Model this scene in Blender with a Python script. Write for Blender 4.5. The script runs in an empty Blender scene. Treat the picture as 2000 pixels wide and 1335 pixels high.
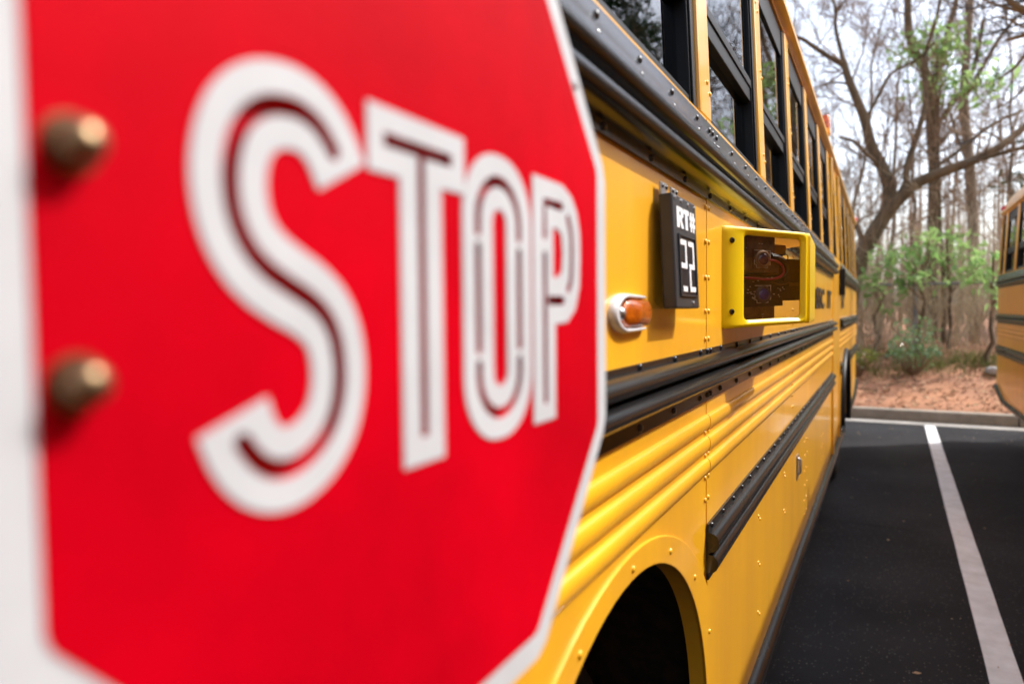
import bpy, bmesh, math, random
import numpy as np
from mathutils import Matrix, Vector
random.seed(7); RNG = np.random.default_rng(11)
C = bpy.context.scene.collection
SC = bpy.context.scene
R = math.radians

# ------------------------------------------------------------------ camera
CAM_H = 1.5
F_PX = 1350.0
ROWS = ((0.88089639, 0.47320108, -0.01011336),     # camera right in world
        (0.01146401, -0.04269238, -0.99902249),    # camera down
        (-0.47317029, 0.87991937, -0.04303235))    # camera forward
cam_d = bpy.data.cameras.new('camera')
cam = bpy.data.objects.new('camera', cam_d); C.objects.link(cam)
cam_d.sensor_width = 36.0
cam_d.lens = 36.0 * F_PX / 2000.0
cam_d.clip_start = 0.02
cam_d.clip_end = 2000.0
r0, r1, r2 = (Vector(r) for r in ROWS)
cam.matrix_world = Matrix(((r0.x, -r1.x, -r2.x, 0.0), (r0.y, -r1.y, -r2.y, 0.0), (r0.z, -r1.z, -r2.z, CAM_H), (0, 0, 0, 1)))
cam_d.dof.use_dof = True
cam_d.dof.focus_distance = 1.52
cam_d.dof.aperture_fstop = 2.7
cam_d.dof.aperture_blades = 9
SC.camera = cam

# ------------------------------------------------------------------ sky, sun, exposure
SUN_AZ = R(37)        # direction towards the sun, from +X to +Y
SUN_EL = R(48)
world = bpy.data.worlds.new('World'); SC.world = world; world.use_nodes = True
wn = world.node_tree.nodes; wl = world.node_tree.links
sky = wn.new('ShaderNodeTexSky'); sky.sky_type = 'NISHITA'; sky.sun_disc = False
sky.sun_elevation = SUN_EL
sky.sun_rotation = math.pi / 2 - SUN_AZ
sky.air_density = 1.0; sky.dust_density = 3.5; sky.ozone_density = 1.2; sky.altitude = 150
wn['Background'].inputs['Strength'].default_value = 0.15
haze_white = wn.new('ShaderNodeHueSaturation')      # thin high cloud: a paler, whiter sky everywhere
haze_white.inputs['Saturation'].default_value = 0.68; haze_white.inputs['Value'].default_value = 1.2
wl.new(sky.outputs[0], haze_white.inputs['Color']); wl.new(haze_white.outputs[0], wn['Background'].inputs['Color'])
sun_d = bpy.data.lights.new('sun', 'SUN'); sun_d.energy = 2.3; sun_d.angle = R(0.6); sun_d.color = (1.0, 0.975, 0.93)
sun = bpy.data.objects.new('sun', sun_d); C.objects.link(sun)
sdir = Vector((math.cos(SUN_EL) * math.cos(SUN_AZ), math.cos(SUN_EL) * math.sin(SUN_AZ), math.sin(SUN_EL)))
sun.rotation_euler = sdir.to_track_quat('Z', 'Y').to_euler()
sun.location = sdir * 60
SC.view_settings.view_transform = 'Standard'; SC.view_settings.look = 'None'
SC.view_settings.exposure = 1.12; SC.view_settings.gamma = 1.0
SC.view_settings.use_curve_mapping = False
SC.render.engine = 'CYCLES'
SC.cycles.use_denoising = True
SC.cycles.max_bounces = 8; SC.cycles.transparent_max_bounces = 24
SC.cycles.sample_clamp_indirect = 6.0

# ------------------------------------------------------------------ helpers
def at(px, py, Y):
    """world point seen at photo pixel (2000 wide) at distance Y along the buses"""
    c = Vector(((px - 1000) / F_PX, (py - 667.5) / F_PX, 1.0))
    w = r0 * c.x + r1 * c.y + r2 * c.z
    t = Y / w.y
    return Vector((w.x * t, Y, CAM_H + w.z * t))

MATS = {}
def mat(name, col, rough=0.5, metal=0.0, coat=0.0, coat_rough=0.05, var=0.0, var_scale=6.0, var_col=None,
        bump=0.0, bump_scale=80.0, trans=0.0, emit=None, spec=0.5, detail=6.0, stretch=(1, 1, 1), rvar=0.0):
    if name in MATS: return MATS[name]
    m = bpy.data.materials.new(name); m.use_nodes = True
    nt = m.node_tree; b = nt.nodes['Principled BSDF']
    b.inputs['Base Color'].default_value = (*col, 1)
    b.inputs['Roughness'].default_value = rough
    b.inputs['Metallic'].default_value = metal
    b.inputs['Coat Weight'].default_value = coat
    b.inputs['Coat Roughness'].default_value = coat_rough
    b.inputs['Transmission Weight'].default_value = trans
    b.inputs['Specular IOR Level'].default_value = spec
    tc = nt.nodes.new('ShaderNodeTexCoord'); mp = nt.nodes.new('ShaderNodeMapping')
    mp.inputs['Scale'].default_value = stretch
    nt.links.new(tc.outputs['Object'], mp.inputs['Vector'])
    if var > 0:
        n = nt.nodes.new('ShaderNodeTexNoise'); n.inputs['Scale'].default_value = var_scale
        n.inputs['Detail'].default_value = detail; n.inputs['Roughness'].default_value = 0.62
        nt.links.new(mp.outputs[0], n.inputs['Vector'])
        rp = nt.nodes.new('ShaderNodeValToRGB')
        rp.color_ramp.elements[0].position = 0.34; rp.color_ramp.elements[1].position = 0.70
        vc = var_col or tuple(c * (1 - var) for c in col)
        rp.color_ramp.elements[0].color = (*vc, 1); rp.color_ramp.elements[1].color = (*col, 1)
        nt.links.new(n.outputs['Fac'], rp.inputs['Fac'])
        nt.links.new(rp.outputs['Color'], b.inputs['Base Color'])
        if rvar > 0:
            mr = nt.nodes.new('ShaderNodeMapRange')
            mr.inputs['From Min'].default_value = 0.35; mr.inputs['From Max'].default_value = 0.7
            mr.inputs['To Min'].default_value = rough + rvar; mr.inputs['To Max'].default_value = rough
            nt.links.new(n.outputs['Fac'], mr.inputs['Value'])
            nt.links.new(mr.outputs[0], b.inputs['Roughness'])
    if bump > 0:
        n2 = nt.nodes.new('ShaderNodeTexNoise'); n2.inputs['Scale'].default_value = bump_scale
        n2.inputs['Detail'].default_value = 5.0
        nt.links.new(mp.outputs[0], n2.inputs['Vector'])
        bp = nt.nodes.new('ShaderNodeBump'); bp.inputs['Strength'].default_value = bump
        bp.inputs['Distance'].default_value = 0.01
        nt.links.new(n2.outputs['Fac'], bp.inputs['Height'])
        nt.links.new(bp.outputs['Normal'], b.inputs['Normal'])
    if emit:
        b.inputs['Emission Color'].default_value = (*emit[0], 1); b.inputs['Emission Strength'].default_value = emit[1]
    MATS[name] = m
    return m

def glass_mat(name, tint=(0.75, 0.8, 0.78), ior=2.6, rough=0.0):
    """thin window pane: see-through, mirror-like at grazing angles"""
    if name in MATS: return MATS[name]
    m = bpy.data.materials.new(name); m.use_nodes = True
    nt = m.node_tree; nt.nodes.clear()
    out = nt.nodes.new('ShaderNodeOutputMaterial'); mix = nt.nodes.new('ShaderNodeMixShader')
    fr = nt.nodes.new('ShaderNodeFresnel'); fr.inputs['IOR'].default_value = ior
    tr = nt.nodes.new('ShaderNodeBsdfTransparent'); tr.inputs['Color'].default_value = (*tint, 1)
    gl = nt.nodes.new('ShaderNodeBsdfGlossy'); gl.inputs['Roughness'].default_value = rough
    nt.links.new(fr.outputs[0], mix.inputs[0]); nt.links.new(tr.outputs[0], mix.inputs[1]); nt.links.new(gl.outputs[0], mix.inputs[2])
    nt.links.new(mix.outputs[0], out.inputs[0])
    MATS[name] = m
    return m

def leaf_mat(name, col, col2, transl=0.45, rough=0.4):
    if name in MATS: return MATS[name]
    m = bpy.data.materials.new(name); m.use_nodes = True
    nt = m.node_tree; b = nt.nodes['Principled BSDF']; out = nt.nodes['Material Output']
    b.inputs['Roughness'].default_value = rough
    geo = nt.nodes.new('ShaderNodeNewGeometry')
    rp = nt.nodes.new('ShaderNodeValToRGB')
    rp.color_ramp.elements[0].color = (*col, 1); rp.color_ramp.elements[1].color = (*col2, 1)
    nt.links.new(geo.outputs['Random Per Island'], rp.inputs['Fac'])
    nt.links.new(rp.outputs[0], b.inputs['Base Color'])
    t = nt.nodes.new('ShaderNodeBsdfTranslucent'); nt.links.new(rp.outputs[0], t.inputs['Color'])
    mix = nt.nodes.new('ShaderNodeMixShader'); mix.inputs[0].default_value = transl
    nt.links.new(b.outputs[0], mix.inputs[1]); nt.links.new(t.outputs[0], mix.inputs[2])
    nt.links.new(mix.outputs[0], out.inputs[0])
    MATS[name] = m
    return m

def link_mesh(name, me, m, parent=None, smooth=None):
    if m is not None: me.materials.append(m)
    o = bpy.data.objects.new(name, me); C.objects.link(o)
    if parent is not None: o.parent = parent
    if smooth is not None:
        me.polygons.foreach_set('use_smooth', [True] * len(me.polygons))
        me.set_sharp_from_angle(angle=R(smooth))
    return o

def empty(name, loc=(0, 0, 0)):
    o = bpy.data.objects.new(name, None); C.objects.link(o); o.location = loc
    o.empty_display_size = 0.2
    return o

def tag(o, label=None, cat=None, group=None, kind=None):
    if label: o['label'] = label
    if cat: o['category'] = cat
    if group: o['group'] = group
    if kind: o['kind'] = kind
    return o

class MB:
    """collects shapes, then links them as ONE mesh object; fx maps every vertex"""
    def __init__(self, fx=None):
        self.v = []; self.f = []; self.fx = fx
    def add(self, vs, fs):
        b = len(self.v)
        self.v.extend(vs); self.f.extend([tuple(i + b for i in f) for f in fs]); return self
    def box(self, x0, x1, y0, y1, z0, z1):
        vs = [(x, y, z) for x in (x0, x1) for y in (y0, y1) for z in (z0, z1)]
        return self.add(vs, [(0, 1, 3, 2), (4, 6, 7, 5), (0, 4, 5, 1), (2, 3, 7, 6), (0, 2, 6, 4), (1, 5, 7, 3)])
    def prof(self, pts, y0, y1, caps=True, ny=1):
        """closed (x, z) outline pushed along y"""
        n = len(pts); vs = []; fs = []
        for k in range(ny + 1):
            y = y0 + (y1 - y0) * k / ny
            vs += [(p[0], y, p[1]) for p in pts]
        for k in range(ny):
            for i in range(n):
                j = (i + 1) % n
                fs.append((k * n + i, k * n + j, (k + 1) * n + j, (k + 1) * n + i))
        if caps:
            fs.append(tuple(range(n - 1, -1, -1))); fs.append(tuple(ny * n + i for i in range(n)))
        return self.add(vs, fs)
    def plate(self, pts, x0, x1):
        """closed (y, z) outline given a thickness in x"""
        n = len(pts)
        vs = [(x0, p[0], p[1]) for p in pts] + [(x1, p[0], p[1]) for p in pts]
        fs = [tuple(range(n)), tuple(n + i for i in range(n - 1, -1, -1))]
        fs += [(i, (i + 1) % n, n + (i + 1) % n, n + i) for i in range(n)]
        return self.add(vs, fs)
    def tube(self, path, rad, n=8, caps=True):
        P = [Vector(p) for p in path]; m = len(P)
        if not hasattr(rad, '__len__'): rad = [rad] * m
        vs = []; fs = []; up = None
        for i in range(m):
            d = (P[min(i + 1, m - 1)] - P[max(i - 1, 0)])
            if d.length < 1e-9: d = Vector((0, 0, 1))
            d.normalize()
            if up is None:
                up = d.orthogonal().normalized()
            else:
                up = (up - d * up.dot(d))
                up = up.normalized() if up.length > 1e-6 else d.orthogonal().normalized()
            s = d.cross(up)
            for k in range(n):
                a = 2 * math.pi * k / n
                vs.append(tuple(P[i] + (up * math.cos(a) + s * math.sin(a)) * rad[i]))
        for i in range(m - 1):
            for k in range(n):
                k2 = (k + 1) % n
                fs.append((i * n + k, i * n + k2, (i + 1) * n + k2, (i + 1) * n + k))
        if caps:
            fs.append(tuple(range(n - 1, -1, -1))); fs.append(tuple((m - 1) * n + k for k in range(n)))
        return self.add(vs, fs)
    def lathe(self, prof, center, axis='x', n=32):
        """(radius, height) outline turned about an axis through center"""
        vs = []; fs = []; m = len(prof)
        for r, h in prof:
            for k in range(n):
                a = 2 * math.pi * k / n
                c, s = r * math.cos(a), r * math.sin(a)
                p = {'x': (h, c, s), 'y': (c, h, s), 'z': (c, s, h)}[axis]
                vs.append((center[0] + p[0], center[1] + p[1], center[2] + p[2]))
        for i in range(m - 1):
            for k in range(n):
                k2 = (k + 1) % n
                fs.append((i * n + k, i * n + k2, (i + 1) * n + k2, (i + 1) * n + k))
        return self.add(vs, fs)
    def mesh(self, name):
        vs = [self.fx(*v) for v in self.v] if self.fx else self.v
        me = bpy.data.meshes.new(name); me.from_pydata(vs, [], self.f)
        bm = bmesh.new(); bm.from_mesh(me)
        bmesh.ops.recalc_face_normals(bm, faces=bm.faces[:])
        bm.to_mesh(me); bm.free(); me.update()
        return me
    def build(self, name, m, parent=None, smooth=35, bevel=0.0, seg=2):
        me = self.mesh(name)
        o = link_mesh(name, me, m, parent, smooth)
        if bevel > 0:
            md = o.modifiers.new('bevel', 'BEVEL'); md.width = bevel; md.segments = seg
            md.limit_method = 'ANGLE'; md.angle_limit = R(40)
        return o

def arc(za, zb, p, base, n=7):
    """bulging (x, z) outline from za down to zb standing p proud of base"""
    out = []
    for i in range(n + 1):
        t = math.pi * i / n
        out.append((base + p * math.sin(t) ** 0.8, (za + zb) / 2 + (za - zb) / 2 * math.cos(t)))
    return out

def curve_mesh(name, loops, thick):
    """flat shape filled between loops (holes by even-odd), given a thickness"""
    cu = bpy.data.curves.new(name, 'CURVE'); cu.dimensions = '2D'; cu.fill_mode = 'BOTH'; cu.extrude = thick / 2
    for lp in loops:
        sp = cu.splines.new('POLY'); sp.points.add(len(lp) - 1)
        for i, (x, y) in enumerate(lp): sp.points[i].co = (x, y, 0, 1)
        sp.use_cyclic_u = True
    o = bpy.data.objects.new(name, cu); C.objects.link(o)
    dg = bpy.context.evaluated_depsgraph_get()
    me = bpy.data.meshes.new_from_object(o.evaluated_get(dg))
    bpy.data.objects.remove(o); bpy.data.curves.remove(cu)
    me.name = name
    return me

def text_mesh(body, size=1.0, offset=0.0, thick=0.001, align='LEFT'):
    cu = bpy.data.curves.new('lettering', 'FONT'); cu.body = body; cu.size = size; cu.offset = offset
    cu.extrude = thick / 2; cu.align_x = align; cu.resolution_u = 3
    o = bpy.data.objects.new('lettering', cu); C.objects.link(o)
    dg = bpy.context.evaluated_depsgraph_get()
    me = bpy.data.meshes.new_from_object(o.evaluated_get(dg))
    bpy.data.objects.remove(o); bpy.data.curves.remove(cu)
    return me

def segs_mesh(name, segs, n=3):
    """many straight tapered sticks (p0, p1, r0, r1) as one mesh"""
    S = np.array(segs, dtype=np.float64)
    p0, p1, ra, rb = S[:, 0:3], S[:, 3:6], S[:, 6:7], S[:, 7:8]
    d = p1 - p0; d /= np.maximum(np.linalg.norm(d, axis=1, keepdims=True), 1e-9)
    ref = np.where(np.abs(d[:, 2:3]) < 0.9, np.array([[0, 0, 1.0]]), np.array([[1.0, 0, 0]]))
    u = np.cross(d, ref); u /= np.linalg.norm(u, axis=1, keepdims=True); w = np.cross(d, u)
    N = len(S); V = np.zeros((N, 2 * n, 3))
    for k in range(n):
        a = 2 * math.pi * k / n
        o = u * math.cos(a) + w * math.sin(a)
        V[:, k] = p0 + o * ra; V[:, n + k] = p1 + o * rb
    base = (np.arange(N) * 2 * n)[:, None]
    F = [base + np.array([[k, (k + 1) % n, n + (k + 1) % n, n + k]]) for k in range(n)]
    F = np.concatenate(F, 0).reshape(-1, 4)
    return quads_mesh(name, V.reshape(-1, 3), F)

def quads_mesh(name, V, F):
    me = bpy.data.meshes.new(name)
    me.vertices.add(len(V)); me.vertices.foreach_set('co', np.ascontiguousarray(V, dtype=np.float32).ravel())
    me.loops.add(F.size); me.loops.foreach_set('vertex_index', np.ascontiguousarray(F, dtype=np.int32).ravel())
    me.polygons.add(len(F)); me.polygons.foreach_set('loop_start', np.arange(0, F.size, 4, dtype=np.int32))
    me.update(calc_edges=True); me.validate()
    return me

def leaves_mesh(name, P, size, aspect=0.45, droop=0.0, fold=0.25, jit=0.4):
    """one folded leaf (two quads) at each point"""
    N = len(P); rg = RNG
    d = rg.normal(size=(N, 3)); d[:, 2] -= droop; d /= np.linalg.norm(d, axis=1, keepdims=True)
    u = np.cross(d, rg.normal(size=(N, 3))); u /= np.linalg.norm(u, axis=1, keepdims=True); w = np.cross(d, u)
    L = size * (1 + jit * (rg.random((N, 1)) - 0.5) * 2); W = L * aspect * 0.5
    a = P; b = P + d * L
    m0 = P + d * L * 0.45 - w * W * fold
    l0 = P + d * L * 0.5 + u * W; q0 = P + d * L * 0.5 - u * W
    V = np.stack([a, l0, b, m0, q0], 1).reshape(-1, 3)
    base = (np.arange(N) * 5)[:, None]
    F = np.concatenate([base + np.array([[0, 1, 2, 3]]), base + np.array([[0, 3, 2, 4]])], 1).reshape(-1, 4)
    return quads_mesh(name, V, F)

# ------------------------------------------------------------------ materials
YEL = mat('bus_yellow_paint', (0.90, 0.45, 0.012), 0.38, coat=0.55, coat_rough=0.10, var=0.2, var_scale=2.2, var_col=(0.76, 0.36, 0.02), bump=0.06, bump_scale=3.5, detail=9, stretch=(1, 2.2, .45))
YELD = mat('bus_yellow_rivet', (0.88, 0.46, 0.015), 0.4, coat=0.6, coat_rough=0.1)
LEMON = mat('housing_yellow_plastic', (0.93, 0.62, 0.002), 0.36, coat=0.5, coat_rough=0.12, bump=0.01, bump_scale=300)
BLK = mat('rail_black_paint', (0.005, 0.0055, 0.007), 0.20, spec=.36, var=0.9, var_scale=7, var_col=(0.016, 0.015, 0.014), bump=0.006, bump_scale=20, rvar=0.08, stretch=(1, .15, 1), detail=9)
BRV = mat('rail_black_rivet', (0.012, 0.012, 0.014), 0.28, coat=0.3)
RUB = mat('window_black_rubber', (0.006, 0.007, 0.009), 0.42, spec=.3, var=0.5, var_scale=14, bump=0.02, bump_scale=60)
GLASS = glass_mat('window_glass')
INT = mat('bus_interior_grey', (0.12, 0.12, 0.11), 0.7, var=0.2)
VINYL = mat('seat_dark_green_vinyl', (0.012, 0.03, 0.02), 0.45, var=0.3)
CHS = mat('underbody_dark', (0.011, 0.0095, 0.008), 0.9, spec=.2, var=0.8, var_scale=22, var_col=(0.04, 0.022, 0.010), bump=0.3, bump_scale=60)
TYRE = mat('tyre_rubber', (0.035, 0.035, 0.036), 0.75, var=0.4, var_scale=12, bump=0.1, bump_scale=90)
RIM = mat('wheel_rim_dark_steel', (0.012, 0.012, 0.012), 0.6, metal=0.0, var=0.5, var_scale=10)
WHT = mat('sign_white_sheeting', (0.555, 0.57, 0.595), 0.5, spec=.25, var=0.12, var_scale=14, bump=0.02, bump_scale=600)
RED = mat('sign_red_sheeting', (0.57, 0.0, 0.009), 0.55, spec=0.03, var=0.28, var_scale=6, bump=0.012, bump_scale=500)
LENS = mat('sign_red_lens', (0.42, 0.002, 0.014), 0.3, spec=.25)
BOLT = mat('bolt_brass_zinc', (0.27, 0.18, 0.10), 0.36, metal=0.9, var=0.3, var_scale=60)
STEEL = mat('galvanised_steel', (0.5, 0.5, 0.5), 0.35, metal=0.9, var=0.25, var_scale=40)
PLATE = mat('plate_black_plastic', (0.035, 0.036, 0.04), 0.42, var=0.25, var_scale=30, bump=0.02, bump_scale=200)
LETW = mat('letter_white_vinyl', (0.82, 0.82, 0.82), 0.45, var=0.05, var_scale=40)
LETB = mat('letter_black_vinyl', (0.02, 0.018, 0.015), 0.4, var=0.4, var_scale=20)
CHROME = mat('lamp_white_bezel', (0.66, 0.67, 0.69), 0.25, coat=0.5, var=0.05)
AMBER = mat('lamp_amber_lens', (0.90, 0.20, 0.004), 0.12, coat=0.8, var=0.75, var_scale=55, var_col=(0.35, 0.06, 0.005), trans=0.25, bump=0.25, bump_scale=260)
REDL = mat('lamp_red_lens', (0.6, 0.02, 0.02), 0.15, coat=0.8)
ASPH = None
BARK = mat('bark_grey_brown', (0.18, 0.12, 0.065), 0.9, var=0.55, var_scale=7, bump=0.8, bump_scale=24, stretch=(1, 1, .35))
BARK2 = mat('bark_pale_grey', (0.30, 0.225, 0.15), 0.9, var=0.5, var_scale=9, bump=0.6, bump_scale=30, stretch=(1, 1, .35))
TWIG = mat('twig_brown', (0.30, 0.19, 0.11), 0.85, var=0.4, var_scale=3)
TWIG2 = mat('twig_purple_grey', (0.36, 0.245, 0.155), 0.85, var=0.35, var_scale=2)

# asphalt: dark binder with pale aggregate specks and worn patches
def asphalt():
    m = bpy.data.materials.new('asphalt'); m.use_nodes = True
    nt = m.node_tree; b = nt.nodes['Principled BSDF']; L = nt.links
    tc = nt.nodes.new('ShaderNodeTexCoord')
    n1 = nt.nodes.new('ShaderNodeTexNoise'); n1.inputs['Scale'].default_value = 1.1; n1.inputs['Detail'].default_value = 8
    r1_ = nt.nodes.new('ShaderNodeValToRGB')
    r1_.color_ramp.elements[0].position = .35; r1_.color_ramp.elements[0].color = (.011, .011, .013, 1)
    r1_.color_ramp.elements[1].position = .72; r1_.color_ramp.elements[1].color = (.028, .028, .031, 1)
    v = nt.nodes.new('ShaderNodeTexVoronoi'); v.inputs['Scale'].default_value = 100
    r2_ = nt.nodes.new('ShaderNodeValToRGB')
    r2_.color_ramp.elements[0].position = .0; r2_.color_ramp.elements[0].color = (0, 0, 0, 1)
    r2_.color_ramp.elements[1].position = 1.; r2_.color_ramp.elements[1].color = (1, 1, 1, 1)
    cr = nt.nodes.new('ShaderNodeSeparateColor')
    gt = nt.nodes.new('ShaderNodeMath'); gt.operation = 'GREATER_THAN'; gt.inputs[1].default_value = 0.90
    lt = nt.nodes.new('ShaderNodeMath'); lt.operation = 'LESS_THAN'; lt.inputs[1].default_value = 0.33
    mu = nt.nodes.new('ShaderNodeMath'); mu.operation = 'MULTIPLY'
    mix = nt.nodes.new('ShaderNodeMix'); mix.data_type = 'RGBA'
    mix.inputs['B'].default_value = (.12, .117, .112, 1)
    for a in (n1, v): L.new(tc.outputs['Object'], a.inputs['Vector'])
    L.new(n1.outputs['Fac'], r1_.inputs[0])
    L.new(v.outputs['Color'], cr.inputs[0]); L.new(cr.outputs[0], gt.inputs[0]); L.new(v.outputs['Distance'], lt.inputs[0])
    L.new(gt.outputs[0], mu.inputs[0]); L.new(lt.outputs[0], mu.inputs[1])
    L.new(mu.outputs[0], mix.inputs['Factor']); L.new(r1_.outputs[0], mix.inputs['A'])
    L.new(mix.outputs['Result'], b.inputs['Base Color'])
    b.inputs['Roughness'].default_value = .85; b.inputs['Specular IOR Level'].default_value = .18
    n3 = nt.nodes.new('ShaderNodeTexNoise'); n3.inputs['Scale'].default_value = 130; n3.inputs['Detail'].default_value = 4
    L.new(tc.outputs['Object'], n3.inputs['Vector'])
    bp = nt.nodes.new('ShaderNodeBump'); bp.inputs['Strength'].default_value = .6; bp.inputs['Distance'].default_value = .006
    L.new(n3.outputs['Fac'], bp.inputs['Height']); L.new(bp.outputs[0], b.inputs['Normal'])
    return m
ASPH = asphalt()
CONC = mat('kerb_concrete', (0.30, 0.26, 0.21), 0.9, var=0.35, var_scale=5, bump=0.4, bump_scale=70)
CONC2 = mat('gutter_concrete', (0.36, 0.34, 0.31), 0.9, var=0.3, var_scale=3, bump=0.3, bump_scale=70)
PAINT = mat('parking_line_paint', (0.80, 0.82, 0.85), 0.7, var=0.35, var_scale=7, var_col=(0.60, 0.61, 0.62), bump=0.25, bump_scale=90, detail=9)
DIRT = mat('red_clay_leaf_litter', (0.44, 0.21, 0.11), 0.95, var=0.6, var_scale=2.2, var_col=(0.34, 0.17, 0.10), bump=0.9, bump_scale=14, detail=9)

# ------------------------------------------------------------------ ground
KY = 10.52
def gz(x, y):
    if y < KY + .05: return -0.02
    t = min(max((y - KY - .12) / 2.7, 0), 1)
    base = 0.13 + 0.70 * t * (1.35 - .35 * t)
    n = 0.05 * math.sin(x * 1.7 + y * .9) + 0.04 * math.sin(x * 3.1 - y * 2.3 + 1) + .02 * math.sin(x * 7 + y * 5)
    return base + n * min(t * 3, 1) + max(0, y - 20) * 0.004
ys = [-400, -60, -10, KY + .04, KY + .10] + [KY + .10 + .25 * i for i in range(1, 70)] + [30 + 4 * i for i in range(8)] + [80, 150, 400, 900]
xs = [-600, -200, -60] + [-30 + 1.0 * i for i in range(20)] + [-10 + .3 * i for i in range(80)] + [14 + 1.5 * i for i in range(12)] + [60, 200, 600]
gv = [(x, y, gz(x, y)) for y in ys for x in xs]; nx = len(xs)
gf = [(j * nx + i, j * nx + i + 1, (j + 1) * nx + i + 1, (j + 1) * nx + i) for j in range(len(ys) - 1) for i in range(nx - 1)]
me = bpy.data.meshes.new('ground'); me.from_pydata(gv, [], gf)
tag(link_mesh('ground', me, DIRT, smooth=60), kind='structure')
tag(MB().box(-40, 40, -45, KY - .28, -.30, 0).build('car_park_asphalt', ASPH, smooth=None), kind='structure')
tag(MB().box(-40, 40, KY - .28, KY - .004, -.30, .004).build('gutter', CONC2, smooth=None), kind='structure')
kerb = tag(empty('kerb', (0, KY, 0)), kind='structure')
for i in range(-9, 10):
    mb = MB(); L0 = i * 2.4 + .9
    mb.prof([(0, -.05), (0, .11), (.02, .145), (.14, .15), (.17, .14), (.17, -.05)], L0 + .006, L0 + 2.394)
    o = mb.build('kerb_stone', CONC, kerb, bevel=.006)
    o.rotation_euler.z = R(-90); o.location = (0, 0, 0)
    o.scale = (-1, 1, 1) if False else (1, 1, 1)
# rotation of -90 deg turns the outline's +x to -y; flip it so the tall back faces the bank
for o in kerb.children: o.rotation_euler.z = R(90); o.scale.y = 1
# parking lines
def line(xa, ya, xb, yb, w, nm='parking_line'):
    n = 60; vs = []; fs = []
    for i in range(n + 1):
        t = i / n; y = ya + (yb - ya) * t; x = xa + (xb - xa) * t
        j1, j2 = (random.uniform(-.0015, .0015) for _ in (0, 1))
        vs += [(x - w / 2 + j1, y, .004), (x + w / 2 + j2, y, .004)]
    fs = [(2 * i, 2 * i + 1, 2 * i + 3, 2 * i + 2) for i in range(n)]
    me = bpy.data.meshes.new(nm); me.from_pydata(vs, [], fs)
    return tag(link_mesh(nm, me, PAINT), kind='structure')
line(.372, -3.0, .535, KY - .24, .118)
line(-3.35, -3.0, -3.2, KY - .24, .118)
line(4.15, -3.0, 4.3, KY - .24, .118)
# a hairline crack across the lane
def crack(pts, w):
    vs = []; fs = []
    P = []
    for (xa, ya), (xb, yb) in zip(pts[:-1], pts[1:]):
        for i in range(14):
            t = i / 14; P.append((xa + (xb - xa) * t, ya + (yb - ya) * t + random.uniform(-.02, .02)))
    for i, (x, y) in enumerate(P):
        ww = w * random.uniform(.3, 1.2)
        vs += [(x, y - ww, .0025), (x, y + ww, .0025)]
    fs = [(2 * i, 2 * i + 1, 2 * i + 3, 2 * i + 2) for i in range(len(P) - 1)]
    me = bpy.data.meshes.new('asphalt_crack'); me.from_pydata(vs, [], fs)
    return tag(link_mesh('asphalt_crack', me, mat('crack_black', (.006, .006, .006), .95)), kind='structure')
crack([(-2.5, 5.6), (-.39, 5.38), (.31, 5.33)], .009)
crack([(.50, 5.34), (.81, 5.39), (2.5, 5.5)], .009)

# ------------------------------------------------------------------ school bus
PITCH = 0.711; POST0 = 1.35
Y_FRONT, Y_REAR = -2.25, 9.50
SILL, HEAD, DRIP = 1.862, 2.505, 2.545
BW = 2.44
def tumble(z): return -max(0.0, z - SILL) * 0.045

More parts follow.
